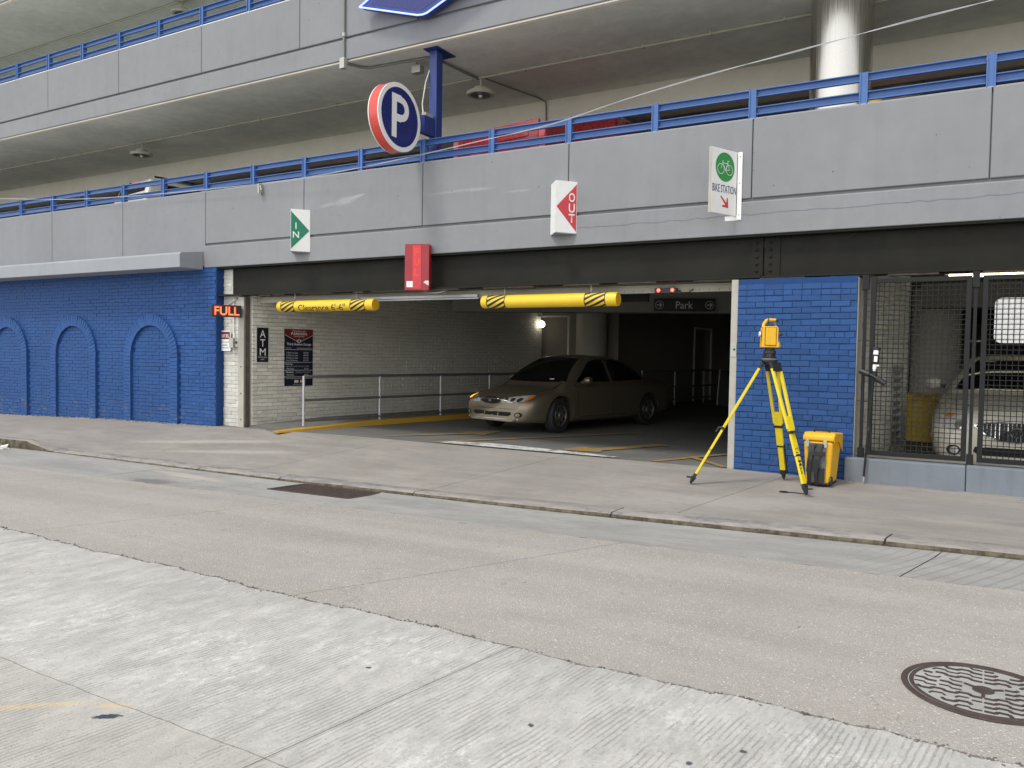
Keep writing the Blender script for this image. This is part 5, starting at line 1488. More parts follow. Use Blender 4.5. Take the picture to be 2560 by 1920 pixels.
obj('eyepiece', MB().lathe((.105, .015, .265), [(.015, 0), (.020, .012), (.012, .022), (.001, .022)], axis=(1, 0, 0), n=16), 'black_plastic', ins_, world=False)
obj('keypad', MB().prism([(.089, -.05, .125), (.118, -.05, .130), (.080, -.05, .215), (.072, -.05, .215)], (0, .13, 0)), 'case_grey', ins_, world=False, bevel=.003)
hd_ = MB().tube([(-.080, -.04, .33), (-.078, -.03, .365), (-.045, 0, .412), (-.015, .01, .420), (.045, .012, .420), (.056, .012, .418)], [.017, .017, .018, .018, .017, .015], 12)
obj('handle', hd_, 'case_yellow', ins_, world=False, smooth=True)
obj('handle_cap', MB().tube([(.056, .012, .418), (.085, .012, .414)], .016, 12), 'black_plastic', ins_, world=False, smooth=True)
obj('antenna', MB().tube([(-.030, -.045, .35), (-.028, -.045, .452)], .0055, 8), 'black_plastic', ins_, world=False)
obj('lever', MB().bar((.030, .03, .41), (.07, .06, .355), .018, .006), 'galvanised', ins_, world=False)

# ------------------------------------------------------------------ yellow instrument case with straps
cs = thing('instrument_case', (-1.525, -.375, TG(-1.5, -.35) + .004), 'yellow hard instrument case with black shoulder straps beside the plinth', 'case', rz=RAD(-4))
def taper(x0, x1, y0, y1, z0, X0, X1, Y0, Y1, z1):
    return MB().add([(x0, y0, z0), (x1, y0, z0), (x1, y1, z0), (x0, y1, z0), (X0, Y0, z1), (X1, Y0, z1), (X1, Y1, z1), (X0, Y1, z1)],
                    [(3, 2, 1, 0), (4, 5, 6, 7), (0, 1, 5, 4), (1, 2, 6, 5), (2, 3, 7, 6), (3, 0, 4, 7)])
obj('shell', taper(-.135, .120, -.175, .17, .02, -.165, .150, -.19, .215, .49), 'case_yellow', cs, world=False, bevel=.03, seg=4)
obj('lid', MB().prism([(-.172, -.200, .492), (-.172, .03, .49), (-.172, .228, .37), (-.172, .228, .42), (-.165, .205, .565), (-.165, -.15, .585), (-.172, -.200, .545)], (.335, 0, 0)), 'case_yellow', cs, world=False, bevel=.018, seg=3)
obj('seam', MB().bar((.162, -.19, .492), (.162, .04, .488), .016, .008).bar((.162, .04, .488), (.162, .228, .365), .016, .008), 'case_yellow', cs, world=False, bevel=.003)
obj('handle', MB().tube([(-.075, -.08, .582), (-.072, -.085, .605), (-.055, -.09, .612), (.065, -.09, .612), (.082, -.085, .605), (.085, -.08, .582)], .010, 8), 'black_plastic', cs, world=False, smooth=True)
obj('back_panel', MB().prism([(-.105, -.188, .05), (.075, -.188, .02), (.085, -.196, .47), (-.11, -.196, .47)], (0, -.012, 0)), 'case_grey', cs, world=False, bevel=.006)
obj('lumbar_pad', MB().prism([(-.005, -.200, .03), (.068, -.200, .015), (.072, -.204, .20), (.03, -.204, .205), (.0, -.204, .185)], (0, -.016, 0)), 'black_plastic', cs, world=False, bevel=.012)
for x_t, x_b, w_, kind_ in ((-.055, -.10, .052, 0), (.020, -.025, .056, 1)):
    pts_ = [(x_t, -.215, .455), (x_t - .01, -.235, .38), ((x_t + x_b) / 2, -.245, .28), (x_b + .01, -.235, .15), (x_b + .015, -.222, .05), (x_b + .03, -.21, .012)]
    sm = MB()
    for a, b in zip(pts_, pts_[1:]): sm.bar(a, b, w_ * (1 if a[2] > .2 else .7), .016, (1, 0, 0))
    obj('strap', sm, 'black_plastic', cs, world=False, bevel=.004)
obj('strap_yoke', MB().box(-.075, .065, -.222, -.206, .425, .462).box(-.05, .085, -.250, -.236, .335, .385), 'black_plastic', cs, world=False, bevel=.004)
for x in (-.115, .072):
    obj('latch', MB().box(x - .018, x + .018, -.218, -.203, .425, .505), 'galvanised', cs, world=False, bevel=.003)
obj('base_skid', taper(-.125, .115, -.168, .16, .0, -.135, .125, -.175, .17, .028), 'black_plastic', cs, world=False, bevel=.008)
wheel_ = MB().lathe((.128, -.15, .055), [(.001, 0), (.052, .0), (.052, .012), (.001, .012)], axis=(1, 0, 0), n=20)
obj('wheel', wheel_, 'black_plastic', cs, world=False)
ct = thing('strap_loop', (-1.75, -.9, 0), 'thin black cord loop lying on the walk beside the tripod foot', 'cord')
pts_ = []
for k in range(13):
    a = 2 * math.pi * k / 12
    x, y = -1.80 + .045 * math.cos(a), -1.02 + .028 * math.sin(a); pts_.append((x, y, gz(x, y) + .006))
for x, y in ((-1.68, -1.01), (-1.60, -1.03), (-1.55, -1.06)): pts_.append((x, y, gz(x, y) + .006 + (.03 if x > -1.6 else 0)))
obj('cord', MB().tube(pts_, .0055, 6), 'black_plastic', ct, smooth=True)

# ------------------------------------------------------------------ range pole with target
rp0 = Vector((-1.125, -.16, gz(-1.125, -.16))); rp1 = Vector((-1.055, -.035, 1.40))
rp = thing('range_pole', rp0, 'dark surveying pole with target leaning against the mesh gate', 'pole')
d_ = (rp1 - rp0); Lp = d_.length; d_.normalize()
Q = lambda s: rp0 + d_ * s
obj('shaft', MB().tube([Q(.09), Q(.62)], .012, 12).tube([Q(.62), Q(1.27)], .0155, 12), 'steel_gate', rp, smooth=True)
obj('point', MB().tube([Q(0), Q(.03), Q(.09)], [.002, .008, .010], 10), 'galvanised', rp, smooth=True)
obj('collar', MB().tube([Q(.60), Q(.64)], .019, 12).tube([Q(.085), Q(.10)], .015, 12), 'black_plastic', rp, smooth=True)
obj('adaptor', MB().tube([Q(1.27), Q(1.29)], .014, 12).tube([Q(1.29), Q(1.345)], .021, 12).tube([Q(1.33), Q(1.33) + Vector((.045, -.01, 0))], .013, 10), 'white_paint', rp, smooth=True)
obj('target_body', MB().tube([Q(1.345), Q(1.36), Q(1.365), Q(1.45), Q(1.455)], [.018, .034, .040, .040, .032], 16), 'black_plastic', rp, smooth=True)
obj('target_label', MB().bar(Q(1.375) + Vector((.008, -.0415, 0)), Q(1.437) + Vector((.008, -.0415, 0)), .034, .002, (1, 0, 0)), 'white_paint', rp)
obj('prism_ring', MB().tube([Q(1.455), Q(1.50)], [.036, .034], 16), 'chrome', rp, smooth=True)
obj('cap', MB().tube([Q(1.50), Q(1.505), Q(1.535)], [.036, .046, .046], 16), 'black_plastic', rp, smooth=True)
for s_, e_ in ((-1, Vector((-.145, .03, .055))), (1, Vector((.125, -.01, -.085)))):
    c_ = Q(1.215) + Vector((.0, -.03, 0))
    obj('grip', MB().tube([c_, c_ + e_ * .25, c_ + e_ * .3, c_ + e_], [.014, .018, .033, .031], 14), 'black_plastic', rp, smooth=True)
obj('clamp', MB().bar(Q(1.19), Q(1.245), .05, .06), 'black_plastic', rp, bevel=.006)

# ------------------------------------------------------------------ cars
def crom(p0, p1, p2, p3, t):
    return tuple(0.5 * ((2 * b) + (-a + c) * t + (2 * a - 5 * b + 4 * c - d) * t * t + (-a + 3 * b - 3 * c + d) * t ** 3) for a, b, c, d in zip(p0, p1, p2, p3))
def spline(P, n):
    """n samples between each neighbouring pair of P (endpoints repeated)"""
    out_ = []
    for i in range(len(P) - 1):
        a, b, c, d = P[max(i - 1, 0)], P[i], P[i + 1], P[min(i + 2, len(P) - 1)]
        out_ += [crom(a, b, c, d, k / n) for k in range(n)]
    return out_ + [tuple(P[-1])]
def car_body(stations, wheels, wr, half_track, mat, parent, name='body'):
    """stations: (x, [(y, z) * m], bow). loft of half sections, mirrored, wheel housings cut out"""
    secs = []
    for x, pts, bow, lean in stations:
        secs.append([(x + bow * (abs(y) / .85) ** 2.4 + lean * max(0.0, z - .45), y, z) for y, z in pts])
    m_ = len(secs[0])
    rows = [spline([s[j] for s in secs], 5) for j in range(m_)]
    rings = []
    for i in range(len(rows[0])):
        half = spline([rows[j][i] for j in range(m_)], 4)
        rings.append(half)
    hv = len(rings[0])
    vs_, fs = [], []
    for r_ in rings:
        vs_ += [(x, -abs(y), z) for x, y, z in r_] + [(x, abs(y), z) for x, y, z in r_[-2::-1]]
    n = 2 * hv - 1
    for i in range(len(rings) - 1):
        for j in range(n):
            k = (j + 1) % n
            fs.append((i * n + j, i * n + k, (i + 1) * n + k, (i + 1) * n + j))
    fs.append(tuple(range(n))); o = (len(rings) - 1) * n
    fs.append(tuple(o + k for k in range(n - 1, -1, -1)))
    body = obj(name, MB().add(vs_, fs), mat)
    cut = MB()
    for x in wheels:
        for s in (-1, 1):
            cut.lathe((x, s * .52, wr), [(.001, 0), (wr + .045, 0), (wr + .045, .6), (.001, .6)], axis=(0, s, 0), n=28)
    co = obj('cut', cut, mat)
    bo = body.modifiers.new('b', 'BOOLEAN'); bo.operation = 'DIFFERENCE'; bo.object = co; bo.solver = 'EXACT'
    bpy.context.view_layer.update()
    me = bpy.data.meshes.new_from_object(body.evaluated_get(bpy.context.evaluated_depsgraph_get()))
    bpy.data.objects.remove(co); bpy.data.objects.remove(body)
    me.name = name
    if not me.materials: me.materials.append(MATS[mat])
    me.shade_smooth(); me.set_sharp_from_angle(angle=RAD(38))
    b = link(name, me, parent, world=False)
    bm = bmesh.new(); bm.from_mesh(me)
    bvh = BVHTree.FromBMesh(bm); bm.free()
    return b, bvh
def decal(bvh, outline, axis, off=.006, rings=5, dense=3):
    """patch that follows the body: outline in the projection plane, pushed onto the surface along axis"""
    pts = []
    for i in range(len(outline)):
        a, b = outline[i], outline[(i + 1) % len(outline)]
        for k in range(dense): pts.append((a[0] + (b[0] - a[0]) * k / dense, a[1] + (b[1] - a[1]) * k / dense))
    cx = sum(p[0] for p in pts) / len(pts); cy = sum(p[1] for p in pts) / len(pts)
    def hit(a, b):
        if axis == 'front': o, d = Vector((-2, a, b)), Vector((1, 0, 0))
        elif axis == 'rear': o, d = Vector((8, a, b)), Vector((-1, 0, 0))
        elif axis == 'left': o, d = Vector((a, -3, b)), Vector((0, 1, 0))
        elif axis == 'right': o, d = Vector((a, 3, b)), Vector((0, -1, 0))
        else: o, d = Vector((a, b, 4)), Vector((0, 0, -1))
        h = bvh.ray_cast(o, d)
        if h[0] is None: return None
        n = h[1] if h[1].dot(d) < 0 else -h[1]
        return h[0] + n * off
    mb = MB(); V = []; last = hit(cx, cy) or Vector((0, 0, 0))
    V.append(last)
    for r_ in range(1, rings + 1):
        for p in pts:
            t = r_ / rings
            h = hit(cx + (p[0] - cx) * t, cy + (p[1] - cy) * t)
            last = h if h is not None else last
            V.append(last)
    n = len(pts); F_ = [(0, 1 + k, 1 + (k + 1) % n) for k in range(n)]
    for r_ in range(rings - 1):
        for k in range(n):
            F_.append((1 + r_ * n + k, 1 + (r_ + 1) * n + k, 1 + (r_ + 1) * n + (k + 1) % n, 1 + r_ * n + (k + 1) % n))
    mb.add(V, F_)
    return mb
def ell(cy, cz, ry, rz, n=20): return [(cy + ry * math.cos(2 * math.pi * k / n), cz + rz * math.sin(2 * math.pi * k / n)) for k in range(n)]
def mir(o): return [(-a, b) for a, b in o][::-1]
def wheel(parent, x, s, r, wdt, track, turn=0.0):
    y0 = s * track
    ax_ = Vector((math.sin(turn) * -s, s * math.cos(turn), 0))
    c = Vector((x, y0, r))
    w = obj('wheel', MB().lathe(c, [(r * .62, -wdt / 2), (r * .93, -wdt / 2), (r, -wdt / 2 + .03), (r, wdt / 2 - .03), (r * .94, wdt / 2), (r * .66, wdt / 2 + .004), (r * .62, wdt / 2 - .01)], axis=ax_, n=36), 'rubber', parent, world=False, smooth=True, angle=30)
    hubm = MB().lathe(c, [(r * .65, wdt / 2 - .012), (r * .62, wdt / 2 + .002), (r * .55, wdt / 2 - .02), (r * .22, wdt / 2 - .012), (r * .18, wdt / 2 + .002), (.001, wdt / 2 + .004)], axis=ax_, n=32)
    h = obj('rim', hubm, 'hub_silver', w, world=False, smooth=True)
    h.location = (0, 0, 0)
    sl = MB()
    u = ax_.orthogonal().normalized(); v = ax_.cross(u)
    for k in range(7):
        a = 2 * math.pi * k / 7
        d = u * math.cos(a) + v * math.sin(a); e = ax_.cross(d)
        sl.obox(c + ax_ * (wdt / 2 - .013) + d * r * .42, d * r * .11, e * r * .05, ax_ * .003)
    obj('rim_slots', sl, 'wheel_well', w, world=False)
    return w

def sedan_sections(L, Wd, Hh, hoodf, cowlz, beltz, x_cowl, x_roof0, x_roof1, x_rear, decktop, sill=.20):
    W = Wd
    S = []
    def sec(x, w, zs, bow=0.0, lean=0.0):      # zs: bottom, sill, low, wide, shoulder, belt, g1, g2, roof ; w: widths
        S.append((x, list(zip(w, zs)), bow, lean))
    h0 = hoodf
    sec(0.00, (.40, .52, .60, .62, .58, .50, .36, .20, 0), (sill + .02, sill + .03, .36, .47, .55, h0 - .06, h0 - .02, h0, h0 + .005), .26, .30)
    sec(0.05, (.52, .66, .72, .73, .70, .62, .46, .26, 0), (sill, sill + .02, .36, .48, .57, h0 - .03, h0 + .01, h0 + .03, h0 + .035), .24, .30)
    sec(0.22, (.58, .74, .80, .815, .785, .70, .52, .30, 0), (sill - .01, sill + .01, .37, .50, .60, h0 + .02, h0 + .07, h0 + .09, h0 + .10), .17, .12)
    sec(0.55, (.62, .79, .845, .855, .83, .75, .56, .32, 0), (sill - .01, sill, .38, .53, .66, h0 + .08, h0 + .13, h0 + .15, h0 + .16), .06, .0)
    sec(0.95, (.64, .81, .865, .875, .85, .775, .59, .34, 0), (sill - .01, sill, .39, .56, .71, cowlz - .10, cowlz - .055, cowlz - .035, cowlz - .03))
    sec(x_cowl, (.65, .82, .87, .88, .86, .795, .655, .38, 0), (sill - .01, sill, .40, .58, .75, beltz - .045, cowlz, cowlz + .02, cowlz + .03))
    t = .5
    sec(x_cowl + (x_roof0 - x_cowl) * .5, (.65, .82, .87, .88, .86, .80, .66, .42, 0), (sill - .01, sill, .40, .59, .77, beltz - .02, (cowlz + Hh) / 2 - .02, (cowlz + Hh) / 2 + .035, (cowlz + Hh) / 2 + .05))
    sec(x_roof0, (.65, .82, .87, .88, .865, .805, .665, .52, 0), (sill - .01, sill, .40, .60, .78, beltz, 1.14 * Hh / 1.38, Hh - .065, Hh - .03))
    sec((x_roof0 + x_roof1) / 2, (.65, .82, .87, .88, .868, .81, .675, .53, 0), (sill - .01, sill, .40, .60, .79, beltz + .01, 1.15 * Hh / 1.38, Hh - .045, Hh))
    sec(x_roof1, (.65, .82, .87, .88, .866, .805, .665, .51, 0), (sill - .01, sill, .40, .60, .80, beltz + .02, 1.14 * Hh / 1.38, Hh - .075, Hh - .035))
    sec((x_roof1 + x_rear) / 2, (.65, .81, .865, .875, .86, .795, .65, .46, 0), (sill, sill + .01, .41, .61, .81, beltz + .025, (decktop + Hh) / 2 - .02, (decktop + Hh) / 2 + .02, (decktop + Hh) / 2 + .04))
    sec(x_rear, (.63, .79, .855, .865, .845, .775, .63, .40, 0), (sill + .01, sill + .02, .42, .61, .80, decktop - .05, decktop - .005, decktop + .015, decktop + .02))
    sec(L - .35, (.60, .76, .83, .84, .82, .74, .58, .36, 0), (sill + .03, sill + .04, .42, .60, .77, decktop - .06, decktop - .015, decktop, decktop + .005), -.04)
    sec(L - .06, (.54, .70, .77, .785, .76, .69, .52, .32, 0), (sill + .05, sill + .06, .42, .58, .72, decktop - .12, decktop - .07, decktop - .05, decktop - .045), -.12)
    sec(L, (.46, .60, .68, .69, .67, .60, .44, .26, 0), (sill + .08, sill + .09, .42, .55, .67, decktop - .17, decktop - .14, decktop - .12, decktop - .115), -.14)
    k = Wd / .88
    return [(x, [(y * k, z) for y, z in p], b, l) for x, p, b, l in S]

def place(t, origin, back):                     # local +X runs from nose to tail
    t.location = origin; t.rotation_euler = (0, 0, math.atan2(back[1], back[0]))

# ---- tan sedan in the entrance
car = thing('sedan', (0, 0, 0), 'tan four-door sedan facing out of the garage entrance', 'car')
st_ = sedan_sections(4.69, .88, 1.375, .595, .825, .845, 1.12, 1.95, 2.98, 3.92, .905)
body, bv = car_body(st_, (.95, 3.654), .308, .75, 'tan_body', car)
def dc(name, outline, axis, mat, parent=car, off=.006, bvh=None, rings=5, dense=3, **k):
    o = obj(name, decal(bvh or bv, outline, axis, off, rings, dense), mat, parent, world=False, smooth=True, angle=60, **k)
    return o
dc('windscreen', [(-.71, .885), (-.61, 1.08), (-.47, 1.30), (-.2, 1.32), (.2, 1.32), (.47, 1.30), (.61, 1.08), (.71, .885), (.4, .872), (0, .868), (-.4, .872)], 'front', 'car_glass', rings=8)
fw = [(1.44, .875), (1.70, 1.06), (2.0, 1.255), (2.20, 1.29), (2.40, 1.295), (2.42, .88)]
rw = [(2.51, .885), (2.49, 1.295), (2.76, 1.28), (3.04, 1.225), (3.32, 1.08), (3.54, .93), (3.46, .90)]
for ax_ in ('left', 'right'):
    dc('side_window', fw, ax_, 'car_glass', rings=6); dc('side_window', rw, ax_, 'car_glass', rings=6)
    for x0, x1 in ((1.40, 1.50), (2.46, 2.53), (3.55, 3.58)):
        dc('door_gap', [(x0, .27), (x0 + .0, .85), (x0 + .008, .85), (x0 + .008, .27)], ax_, 'wheel_well', off=.002, rings=2, dense=8)
    dc('door_gap', [(1.47, .272), (3.40, .272), (3.40, .264), (1.47, .264)], ax_, 'wheel_well', off=.002, rings=2, dense=10)
    dc('side_moulding', [(1.30, .50), (3.32, .50), (3.32, .465), (1.30, .465)], ax_, 'tan_body', off=.012, rings=2, dense=10)
    dc('door_handle', [(2.28, .745), (2.42, .745), (2.42, .72), (2.28, .72)], ax_, 'tan_body', off=.02, rings=2)
    dc('door_handle', [(3.28, .765), (3.42, .765), (3.42, .74), (3.28, .74)], ax_, 'tan_body', off=.02, rings=2)
    s = -1 if ax_ == 'left' else 1
    mm = MB().lathe((1.60, s * .93, .915), [(.001, -.09), (.045, -.085), (.068, -.03), (.070, .03), (.055, .07), (.001, .075)], axis=(0, s, .1), n=16)
    o = obj('mirror', mm, 'tan_body', car, world=False, smooth=True)
    obj('mirror_stalk', MB().bar((1.58, s * .80, .875), (1.59, s * .88, .895), .05, .06), 'black_plastic', o, world=False)
for m_ in (1, -1):
    hl = [(.255, .530), (.27, .588), (.42, .625), (.58, .655), (.66, .665), (.70, .62), (.66, .555), (.45, .533)]
    hl = hl if m_ == 1 else mir(hl)
    h = dc('headlight', hl, 'front', 'lens_white', off=.008, rings=6)
    for cy, r_ in ((.36, .035), (.47, .042), (.575, .045)):
        dc('reflector', ell(m_ * cy, .583, r_ * .9, r_ * .75, 14), 'front', 'chrome', parent=h, off=.013, rings=3, dense=1)
    am = [(.66, .565), (.655, .66), (.705, .655), (.735, .60), (.70, .565)]
    dc('indicator', am if m_ == 1 else mir(am), 'front', 'amber_lit' if m_ == 1 else 'lens_amber', parent=h, off=.014, rings=4)
    dc('fog_lamp', ell(m_ * .60, .335, .065, .045, 16), 'front', 'wheel_well', off=.004, rings=3, dense=1)
    dc('fog_lens', ell(m_ * .595, .335, .036, .028, 14), 'front', 'conduit_grey', off=.008, rings=3, dense=1)
ring = dc('grille_surround', ell(0, .562, .235, .062, 28), 'front', 'chrome', off=.010, rings=4, dense=1)
gr_ = dc('grille', ell(0, .562, .225, .054, 28), 'front', 'black_board', off=.015, rings=4, dense=1)
dc('badge', ell(0, .562, .035, .015, 16), 'front', 'chrome', parent=gr_, off=.021, rings=2, dense=1)
dc('air_intake', [(-.46, .335), (-.44, .375), (.44, .375), (.46, .335), (.40, .305), (-.40, .305)], 'front', 'wheel_well', off=.005, rings=4)
for y in (-.16, .16): dc('intake_rib', [(y - .01, .305), (y + .01, .305), (y + .01, .372), (y - .01, .372)], 'front', 'tan_body', off=.010, rings=2)
dc('bumper_crease', [(-.70, .432), (.70, .432), (.70, .426), (-.70, .426)], 'front', 'wheel_well', off=.003, rings=2, dense=14)
dc('lip', [(-.60, .262), (.60, .262), (.60, .250), (-.60, .250)], 'front', 'dim_letter', off=.012, rings=2, dense=12)
hood = dc('bonnet_gap', [(.40, -.60), (1.20, -.66), (1.20, -.65), (.40, -.59)], 'top', 'wheel_well', off=.002, rings=2, dense=8)
dc('bonnet_gap', [(.40, .60), (1.20, .66), (1.20, .65), (.40, .59)], 'top', 'wheel_well', off=.002, rings=2, dense=8)
for s in (-1, 1):
    dc('tail_light', [(4.42, .62), (4.42, .78), (4.60, .76), (4.60, .62)], 'left' if s < 0 else 'right', 'lens_red', off=.006, rings=3)
wp = MB().tube([(1.16, -.12, .865), (1.30, .42, .92)], .008, 6).tube([(1.14, .45, .865), (1.26, -.05, .905)], .008, 6)
obj('wiper', wp, 'black_plastic', car, world=False)
dc('sticker', [(-.44, .915), (-.34, .915), (-.34, .935), (-.44, .935)], 'front', 'dim_letter', off=.010, rings=2)
obj('roof_mirror', MB().obox((1.93, 0, 1.19), (.01, 0, 0), (0, .11, 0), (0, 0, .03)), 'black_plastic', car, world=False)
for x in (.95, 3.654):
    for s in (-1, 1): wheel(car, x, s, .308, .19, .752, .16 if x < 1 else 0)
obj('underbody', MB().box(.45, 4.2, -.62, .62, .16, .30), 'wheel_well', car, world=False)
bk_d = Vector((.229, .973))
fa = Vector((-6.469 - .73, 2.701 + .172))
og = fa - bk_d * .95
place(car, (og.x, og.y, .034), bk_d)

# ---- ivory car behind the gates
car2 = thing('parked_car', (0, 0, 0), 'ivory car with a vertical-bar chrome grille parked behind the mesh gates', 'car')
st2 = sedan_sections(4.95, .925, 1.46, .69, .955, .96, 1.38, 2.25, 3.2, 4.05, 1.05)
body2, bv2 = car_body(st2, (1.02, 3.80), .33, .79, 'ivory_body', car2)
def d2(name, outline, axis, mat, parent=None, **k): return dc(name, outline, axis, mat, parent or car2, bvh=bv2, **k)
d2('windscreen', [(-.70, 1.0), (-.58, 1.24), (-.48, 1.375), (.48, 1.375), (.58, 1.24), (.70, 1.0), (.3, .99), (-.3, .99)], 'front', 'car_glass', rings=7)
for ax_ in ('left', 'right'):
    d2('side_window', [(1.66, 1.02), (1.95, 1.18), (2.22, 1.32), (2.58, 1.36), (2.58, 1.02)], ax_, 'car_glass', rings=6)
    d2('side_window', [(2.68, 1.02), (2.68, 1.36), (3.2, 1.30), (3.6, 1.08), (3.5, 1.03)], ax_, 'car_glass', rings=6)
    s = -1 if ax_ == 'left' else 1
    o = obj('mirror', MB().lathe((1.80, s * .985, 1.06), [(.001, -.10), (.055, -.095), (.085, -.03), (.088, .03), (.07, .075), (.001, .08)], axis=(0, s, .1), n=16), 'ivory_body', car2, world=False, smooth=True)
    obj('mirror_stalk', MB().bar((1.78, s * .84, 1.02), (1.79, s * .93, 1.04), .05, .06), 'black_plastic', o, world=False)
gout = [(-.40, .62), (-.36, .652), (-.18, .672), (0, .678), (.18, .672), (.36, .652), (.40, .62), (.28, .52), (.15, .47), (0, .455), (-.15, .47), (-.28, .52)]
d2('grille_surround', [(a * 1.06, .565 + (b - .565) * 1.10) for a, b in gout], 'front', 'chrome', off=.010, rings=4)
g2 = d2('grille', gout, 'front', 'black_board', off=.014, rings=4)
for k in range(-9, 10):
    y = k * .041
    ztop = .672 - .25 * y * y * 1.2; zlow = .46 + .9 * y * y
    d2('grille_bar', [(y - .005, zlow), (y + .005, zlow), (y + .005, ztop), (y - .005, ztop)], 'front', 'chrome', parent=g2, off=.030, rings=1)
em = d2('badge', ell(0, .565, .062, .058, 24), 'front', 'chrome', off=.040, rings=3, dense=1)
d2('badge_face', ell(0, .565, .051, .047, 24), 'front', 'black_board', parent=em, off=.043, rings=3, dense=1)
for k in (-1, 0, 1):
    d2('shield', [(k * .030 - .014, .585), (k * .030 + .014, .59), (k * .030 + .008, .553), (k * .030 - .006, .543)], 'front', 'chrome', parent=em, off=.047, rings=2)
for m_ in (1, -1):
    hl = [(.46, .56), (.455, .62), (.52, .70), (.62, .74), (.70, .74), (.755, .66), (.75, .58), (.62, .555)]
    h = d2('headlight', hl if m_ == 1 else mir(hl), 'front', 'lens_white', off=.008, rings=6)
    d2('reflector', ell(m_ * .56, .62, .055, .05, 14), 'front', 'chrome', parent=h, off=.012, rings=3, dense=1)
    am = [(.66, .69), (.62, .735), (.70, .738), (.735, .70)]
    d2('indicator', am if m_ == 1 else mir(am), 'front', 'lens_amber', parent=h, off=.013, rings=3)
    d2('fog_lamp', ell(m_ * .62, .33, .075, .06, 16), 'front', 'wheel_well', off=.004, rings=3, dense=1)
    d2('fog_lens', ell(m_ * .61, .33, .045, .042, 14), 'front', 'lens_white', off=.009, rings=3, dense=1)
d2('air_intake', [(-.42, .33), (-.40, .385), (.40, .385), (.42, .33), (.36, .29), (-.36, .29)], 'front', 'wheel_well', off=.005, rings=4)
for y in (-.68, .68): d2('bonnet_gap', [(.42, y * .92), (1.26, y), (1.26, y - .008), (.42, y * .92 - .008)], 'top', 'wheel_well', off=.002, rings=2, dense=8)
for x in (1.02, 3.80):
    for s in (-1, 1): wheel(car2, x, s, .33, .21, .80)
obj('underbody', MB().box(.5, 4.4, -.65, .65, .17, .32), 'wheel_well', car2, world=False)
place(car2, (.335, .70, .045), (0.03, 1.0))

# ---- dark car deep in the gated bay
car3 = thing('dark_van', (0, 0, 0), 'black vehicle standing in the dark behind the yellow barrel', 'car')
stv = [(x, [(y * 1.0, .2 + (z - .2) * 1.12) for y, z in p], b, l) for x, p, b, l in sedan_sections(4.7, .9, 1.5, .78, 1.02, 1.0, 1.2, 1.9, 4.1, 4.5, 1.0)]
body3, bv3 = car_body(stv, (.95, 3.7), .33, .77, 'dark_body', car3)
dc('windscreen', [(-.6, 1.17), (-.45, 1.52), (.45, 1.52), (.6, 1.17)], 'front', 'car_glass', car3, bvh=bv3)
for ax_ in ('left', 'right'): dc('side_window', [(1.7, 1.15), (2.1, 1.45), (3.9, 1.45), (4.0, 1.15)], ax_, 'car_glass', car3, bvh=bv3)
for x in (.95, 3.7):
    for s in (-1, 1): wheel(car3, x, s, .33, .2, .78)
place(car3, (-.9, 9.9, .04), (1.0, .25))

# ---- vehicles up on the first deck
ru = thing('pickup_truck', (-6.40, .50, 3.40), 'red pickup truck backed up to the blue rail of the first deck', 'truck', rz=RAD(-10))
bx = MB().box(-.92, -.86, .0, 1.9, .45, 1.36).box(.86, .92, .0, 1.9, .45, 1.36).box(-.86, .86, 0.03, 1.9, .45, .62).box(-.92, .92, 1.9, 4.9, .35, 1.18)
obj('body', bx, 'red_body', ru, world=False, bevel=.03, seg=3)
tg = obj('tailgate', MB().box(-.80, .80, -.035, .03, .64, 1.40), 'red_body', ru, world=False, bevel=.02, seg=3)
obj('tailgate_panel', MB().box(-.62, -.05, -.045, -.034, 1.17, 1.265).box(.05, .62, -.045, -.034, 1.17, 1.265), 'red_body', tg, world=False, bevel=.008)
obj('handle', MB().box(-.10, .10, -.05, -.034, 1.29, 1.34), 'black_plastic', tg, world=False)
for s in (-1, 1): obj('tail_light', MB().box(s * .86 - .06, s * .86 + .06, -.03, .06, .95, 1.32), 'lens_red', ru, world=False, bevel=.01)
cabp = [(-.86, 1.92, 1.15), (-.72, 2.05, 1.84), (.72, 2.05, 1.84), (.86, 1.92, 1.15)]
cb_ = MB().add([(-.88, 1.92, 1.16), (.88, 1.92, 1.16), (.88, 3.75, 1.16), (-.88, 3.75, 1.16), (-.74, 2.04, 1.96), (.74, 2.04, 1.96), (.70, 3.05, 1.96), (-.70, 3.05, 1.96)], [(3, 2, 1, 0), (4, 5, 6, 7), (0, 1, 5, 4), (1, 2, 6, 5), (2, 3, 7, 6), (3, 0, 4, 7)])
obj('cab', cb_, 'red_body', ru, world=False, bevel=.05, seg=3)
obj('rear_window', MB().prism([(-.68, 1.945, 1.25), (.68, 1.945, 1.25), (.60, 2.05, 1.72), (-.60, 2.05, 1.72)], (0, -.006, 0)), 'car_glass', ru, world=False)
obj('side_window', MB().prism([(.868, 2.15, 1.25), (.862, 3.40, 1.25), (.735, 2.98, 1.72), (.735, 2.25, 1.72)], (.02, 0, 0)), 'car_glass', ru, world=False)
obj('brake_lamp', MB().box(-.16, .16, 2.03, 2.07, 1.76, 1.81), 'lens_red', ru, world=False)
obj('lamp_bar', MB().tube([(.15, .9, 1.36), (.17, .9, 1.46), (.55, .9, 1.46), (.57, .9, 1.36)], .02, 8), 'chrome', ru, world=False, smooth=True)
obj('bumper', MB().box(-.9, .9, -.16, -.04, .38, .60), 'chrome', ru, world=False, bevel=.02)
for y in (.95, 4.1):
    for s in (-1, 1): obj('wheel', MB().lathe((s * .70, y, .36), [(.001, 0), (.2, 0), (.34, .0), (.36, .03), (.36, .17), (.34, .2), (.2, .19), (.001, .17)], axis=(s, 0, 0), n=24), 'rubber', ru, world=False)
